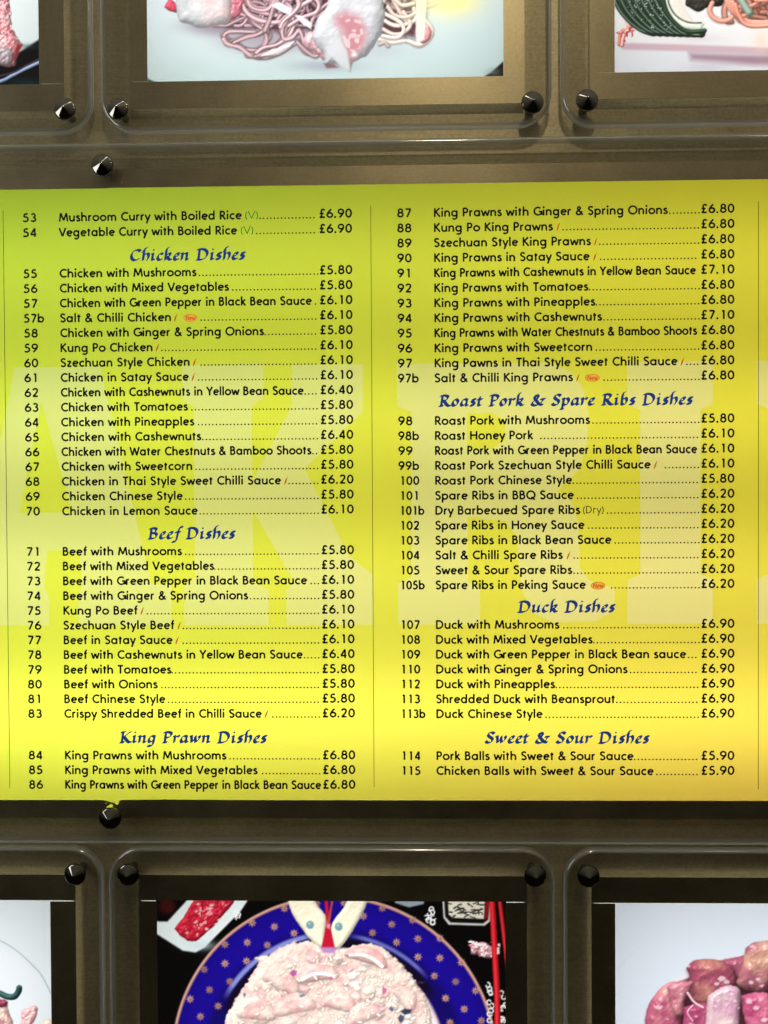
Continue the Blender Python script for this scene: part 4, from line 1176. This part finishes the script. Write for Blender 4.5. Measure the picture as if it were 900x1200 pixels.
def photo_sheet(p, art, to_art, dense_x, dense_z, parent, fr):
    """the print and its unprinted white margin as one sheet"""
    st, ph = p["st"], p["ph"]
    def axis(lo, hi, d0, d1, fine):
        out, v = [], lo
        while v < hi:
            out.append(v)
            v += fine if d0 <= v <= d1 else 4.0
        out.append(hi)
        return out
    fine = 1.0
    xs = np.array(axis(st[0] + 3, st[1] - 3, *dense_x, fine)); zs = np.array(axis(st[2] + 3, st[3] - 3, *dense_z, fine))
    xs = np.unique(np.concatenate([xs, [ph[0] + fr, ph[0] + fr - .3, ph[1] - fr, ph[1] - fr + .3]]))
    zs = np.unique(np.concatenate([zs, [ph[2] + fr, ph[2] + fr - .3, ph[3] - fr, ph[3] - fr + .3]]))
    Xg, Zg = np.meshgrid(xs, zs)
    a, b = to_art(Xg, Zg)
    P = Print(a, b)
    art(P)
    rgb = np.clip(P.rgb, 0, 255) / 255
    lin = np.where(rgb <= 0.04, rgb / 12.92, ((rgb + .055) / 1.055) ** 2.4)
    margin = (Xg < ph[0] + fr - .15) | (Xg > ph[1] - fr + .15) | (Zg < ph[2] + fr - .15) | (Zg > ph[3] - fr + .15)
    lin[margin] = (0.86, 0.88, 0.86)
    ny, nx = Xg.shape
    co = np.zeros((ny * nx, 3)); co[:, 0] = Xg.ravel() * MM; co[:, 2] = Zg.ravel() * MM
    idx = np.arange(ny * nx).reshape(ny, nx)
    q = np.stack([idx[:-1, :-1], idx[:-1, 1:], idx[1:, 1:], idx[1:, :-1]], -1).reshape(-1, 4)
    me = bpy.data.meshes.new("printed_photo")
    me.vertices.add(len(co)); me.vertices.foreach_set("co", co.ravel())
    me.loops.add(q.size); me.loops.foreach_set("vertex_index", q.ravel())
    me.polygons.add(len(q)); me.polygons.foreach_set("loop_start", np.arange(0, q.size, 4))
    me.update(calc_edges=True)
    at = me.color_attributes.new("print", 'FLOAT_COLOR', 'POINT')
    at.data.foreach_set("color", np.concatenate([lin.reshape(-1, 3), np.ones((ny * nx, 1))], 1).ravel())
    return link("printed_photo", me, M_PHOTO, parent)

PHOTO_W = 1.05
def photo_panel(p, label, art, to_art, dense_x, dense_z, gaps, power, fringe):
    root = empty("photo_panel", label, "photo panel", "illuminated food photo panels")
    photo_sheet(p, art, to_art, dense_x, dense_z, root, fringe)
    acrylic_sheet(p["ac"], 38.0, root)
    light_box(p["bx"], root)
    bx = p["bx"]
    area("light_box_lamp", (0.5 * (bx[0] + bx[1]) * MM, 0.105, 0.5 * (bx[2] + bx[3]) * MM), (0.5 * (bx[0] + bx[1]) * MM, -1, 0.5 * (bx[2] + bx[3]) * MM),
         (bx[1] - bx[0]) * .95 * MM, (bx[3] - bx[2]) * .95 * MM, power * PHOTO_W, (0.94, 0.98, 1.0))
    st, ph = p["st"], p["ph"]
    ix0, ix1 = inner(ph[0], 27), inner(ph[1], 27)
    iz0, iz1 = inner(ph[2], -9), inner(ph[3], -9)
    g0, g1 = gaps
    strip(st[0], st[1], st[2], iz0, M_STRIP_H, root)
    strip(st[0], st[1], iz1, st[3], M_STRIP_H, root)
    strip(st[0], ix0, iz0 + g0, iz1 - g1, M_STRIP_V, root)
    strip(ix1, st[1], iz0 + g0, iz1 - g1, M_STRIP_V, root)
    for x, z in p["caps"]:
        cone_cap(x, z, root)
    return root

pan = {p["name"]: p for p in PANELS}
photo_panel(pan["T1"], "photo panel of pink ribs on a black plate, corner of black showing", art_ribs_black_plate,
            lambda x, z: (46 + (x + 394.9) * .987, 99 - (z - 483.7) * 1.005), (-500, -380), (470, 620), (0.25, 0.1), 0.95, -1.5)
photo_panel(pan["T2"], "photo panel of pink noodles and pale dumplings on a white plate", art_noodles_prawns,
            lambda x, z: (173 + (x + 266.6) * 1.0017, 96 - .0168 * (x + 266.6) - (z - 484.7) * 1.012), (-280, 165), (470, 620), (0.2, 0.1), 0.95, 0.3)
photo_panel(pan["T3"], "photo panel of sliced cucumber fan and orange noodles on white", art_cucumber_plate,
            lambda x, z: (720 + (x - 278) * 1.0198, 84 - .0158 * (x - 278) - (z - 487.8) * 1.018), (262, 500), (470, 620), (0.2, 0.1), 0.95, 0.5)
photo_panel(pan["B1"], "photo panel of a curled green chilli and pink bits on a white plate", art_chilli_plate,
            lambda x, z: (59 + (x + 392.5) * .985, 1055 + (-482.1 - z) * .974), (-500, -376), (-680, -470), (0.1, 1.3), 0.95, 0.7)
photo_panel(pan["B2"], "photo panel of prawn rice on a blue plate with gold stars", art_rice_blue_plate,
            lambda x, z: (184 + (x + 264.6) * .988, 1055 + (-481.6 - z) * .982), (-280, 165), (-680, -470), (0.1, 1.0), 0.95, -1.2)
photo_panel(pan["B3"], "photo panel of glossy magenta glazed chunks on a pale grey plate", art_glazed_chunks,
            lambda x, z: (721 + (x - 277.2) * 1.006, 1058 + (-482.3 - z) * .988), (262, 500), (-680, -470), (0.1, 0.8), 0.95, 0.8)

# ---------------------------------------------------------------- the menu panel
menu = empty("menu_panel", "wide yellow lime takeaway menu panel with dish names and prices in two columns", "menu panel")
acrylic_sheet(MENU_AC, 8.0, menu)
light_box(MENU_BX, menu)
MENU_W = 0.555
for z, w in ((-262, 2.85), (-90, 1.75), (90, 1.8), (270, 1.40)):
    area("menu_tube", (-0.057, 0.10, z * MM), (-0.057, -1, z * MM), 1.55, 0.05, w * MENU_W, (1.0, 0.97, 0.92))

letters = [
 [(-428, 152), (-326, 152), (-268, -105), (-244, -105), (-244, -154), (-355, -154), (-355, -122), (-350, -105), (-354, -65), (-391, -65), (-396, -105), (-390, -122), (-390, -154), (-505, -154), (-505, -105), (-482, -105)],
 [(-229, 153), (-133, 153), (-133, 114), (-147, 104), (-147, 15), (-100, 104), (-100, 152), (-16, 152), (-16, 97), (-85, 30), (-34, -72), (-6, -95), (-6, -154), (-108, -154), (-108, -112), (-98, -104), (-147, -18), (-147, -104), (-129, -112), (-129, -154), (-229, -154), (-229, -106), (-216, -98), (-216, 104), (-229, 112)],
 [(24, 152), (200, 152), (226, 142), (241, 122), (247, 92), (246, 60), (236, 26), (210, 2), (227, -10), (235, -35), (237, -88), (247, -102), (262, -108), (277, -112), (277, -138), (255, -151), (205, -152), (182, -140), (168, -112), (163, -50), (150, -33), (106, -28), (106, -104), (120, -110), (120, -154), (24, -154), (24, -106), (40, -98), (40, 96), (24, 102)],
 [(292, 152), (391, 152), (391, 102), (377, 96), (377, -96), (391, -102), (391, -154), (292, -154), (292, -102), (307, -96), (307, 96), (292, 102)],
 [(442, 152), (556, 152), (556, 102), (542, 96), (542, -96), (556, -102), (556, -154), (442, -154), (442, -102), (456, -96), (456, 96), (442, 102)],
]
counters = [[(-397, 112), (-361, -20), (-424, -20)], [(106, 94), (135, 94), (150, 84), (150, 62), (135, 52), (106, 52)]]
fr = (MENU_ST[0] + 3, MENU_ST[1] - 3, MENU_ST[2] + 2.5, MENU_ST[3] - 2.5)
v2, base, parts = cut_sheet(ring4(fr), counters, letters)
vv, ff = compact(v2, base, Y_FILM)
mesh("menu_sheet", vv, ff, M_FILM, menu)
for t in parts:
    vv, ff = compact(v2, t, Y_FILM)
    mesh("watermark_letter", vv, ff, M_PALE, menu)

iz0, iz1 = inner(MENU_PH[2], -9), inner(MENU_PH[3], -9)
ix0, ix1 = inner(MENU_PH[0], 27), inner(MENU_PH[1], 27)
JOIN = -313.5
strip(MENU_ST[0], JOIN - .02, iz1 - 0.4, MENU_ST[3] - .4, M_STRIP_H, menu)
hole = lambda x, z, r, s=1.0, n=7: [(x + r * math.cos(6.2832 * i / n), z + s * r * math.sin(6.2832 * i / n)) for i in range(n)]
strip(0, 0, 0, 0, M_STRIP_H, menu, ([(JOIN + .02, iz1), (MENU_ST[1], iz1), (MENU_ST[1], MENU_ST[3]), (JOIN + .02, MENU_ST[3])],
      [hole(-309.4, 366.0, .45), hole(-297.8, 368.2, .4, 1.5)]))
# bottom strip, torn where the screw goes through it
zb = MENU_ST[2]
strip(0, 0, 0, 0, M_STRIP_H, menu, ([(MENU_ST[0], zb), (MENU_ST[1], zb), (MENU_ST[1], iz0 + .2), (-150, iz0), (-252, iz0 + .5), (-254, iz0 + 1.0), (-256, iz0 + .4), (-305, iz0), (-308, iz0 - 1.0), (-309.5, iz0 - 5.5), (-311.5, iz0 - 6.2), (-314, iz0 - 3.6), (-320, iz0 - 2.4), (-324, iz0 - 1.0), (-330, iz0 - .2), (-420, iz0 - .4), (MENU_ST[0], iz0 - .4)],
      [[(-323.4, iz0 - 8.2), (-318.4, iz0 - 5.0), (-315.6, iz0 - 6.4), (-317.2, iz0 - 10.0), (-321.6, iz0 - 12.4), (-324, iz0 - 11.5)], hole(-324.2, iz0 - 4.0, .7)]))
strip(MENU_ST[0], ix0, iz0 + .3, iz1 - .8, M_STRIP_V, menu)
strip(ix1, MENU_ST[1], iz0 + .3, iz1 - .8, M_STRIP_V, menu)
for x, z in ((-316.1, 382.0), (-314.8, -377.5)):
    cone_cap(x, z, menu)

# ---------------------------------------------------------------- the printed lines
Y_INK = -0.25
CAPH = 10.1
def rule(x, z0, z1, y=Y_INK):
    return mesh("column_line", [(x - .32, y, z0), (x + .32, y, z0), (x + .32, y, z1), (x - .32, y, z1)], [(0, 1, 2, 3)], M_BLACK, menu)
rule(-439.5, -348, 336)
rule(-5.6, -346, 337)
rule(443.6, -348, 336)

def chilli(x, z):
    k = Ink(Y_INK - .12)
    k.poly([(x - 1.8, z - 1.0), (x - .6, z + .2), (x + .7, z + 3.4), (x + 1.5, z + 6.6), (x + 2.1, z + 7.4), (x + .9, z + 7.2), (x - .3, z + 5.6), (x - 1.4, z + 2.4)])
    k.ribbon([(x + 1.2, z + 6.6), (x + 1.9, z + 8.6)], .7)
    return k.build("chilli_mark", M_RED, menu)

def badge(x0, x1, z):
    cx, rx = .5 * (x0 + x1), .5 * (x1 - x0)
    k = Ink(Y_INK - .10)
    pts = []
    for i in range(28):
        t = 2 * math.pi * i / 28
        q = 1.0 if i % 2 else .90
        pts.append((cx + rx * q * math.cos(t), z + 3.6 + 4.6 * q * math.sin(t)))
    k.poly(pts)
    o = k.build("new_badge", M_BADGE, menu)
    w = Ink(Y_INK - .20)
    ov = [(cx + rx * .93 * math.cos(t * .3491), z + 3.6 + 4.2 * math.sin(t * .3491)) for t in range(19)]
    w.ribbon(ov, .55)
    write(w, "New", cx - rx * .62, z + .9, 5.6, cx + rx * .66, .15)
    w.build("lettering", M_RED, o)

for rows, xn, xt, xr in ((LEFT_ROWS, -416.0, -372.6, -28.4), (RIGHT_ROWS, 25.6, 68.5, 415.2)):
    for num, text, z, xe, marks, xd, price in rows:
        k = Ink(Y_INK)
        write(k, text, xt, z, CAPH, xe)
        line = k.build("dish_name", M_BLACK, menu)
        k = Ink(Y_INK)
        wdt = {2: 15.6, 3: 23.2, 4: 29.0}[len(num)]
        write(k, num, xn + (1.2 if num[0] == '1' and len(num) > 2 else 0), z, CAPH, xn + wdt)
        k.build("dish_number", M_BLACK, line)
        pw = 37.6
        k = Ink(Y_INK)
        write(k, "£" + price, xr - pw, z + .5, CAPH * 1.02, xr)
        k.build("price", M_BLACK, line)
        if xd is not None:
            k = Ink(Y_INK)
            x = xd + .8
            while x < xr - pw - 2.2:
                k.dot(x, z + .8, .98)
                x += 4.22
            k.build("dot_leader", M_BLACK, line)["kind"] = "stuff"
        for m in marks:
            if m[0] == 'c':
                chilli(m[1], z)
            elif m[0] == 'n':
                badge(m[1], m[2], z)
            else:
                q = Ink(Y_INK)
                write(q, "(V)" if m[0] == 'V' else "(Dry)", m[1], z + .6, CAPH * .88, m[2], .13)
                q.build("side_note", M_GREEN if m[0] == 'V' else M_GREY, menu)

for text, xa, xb, z in HEADINGS:
    k = Ink(Y_INK)
    write_calli(k, text, xa + .6, xb - .6, z, 13.6)
    k.build("section_heading", M_BLUE, menu)
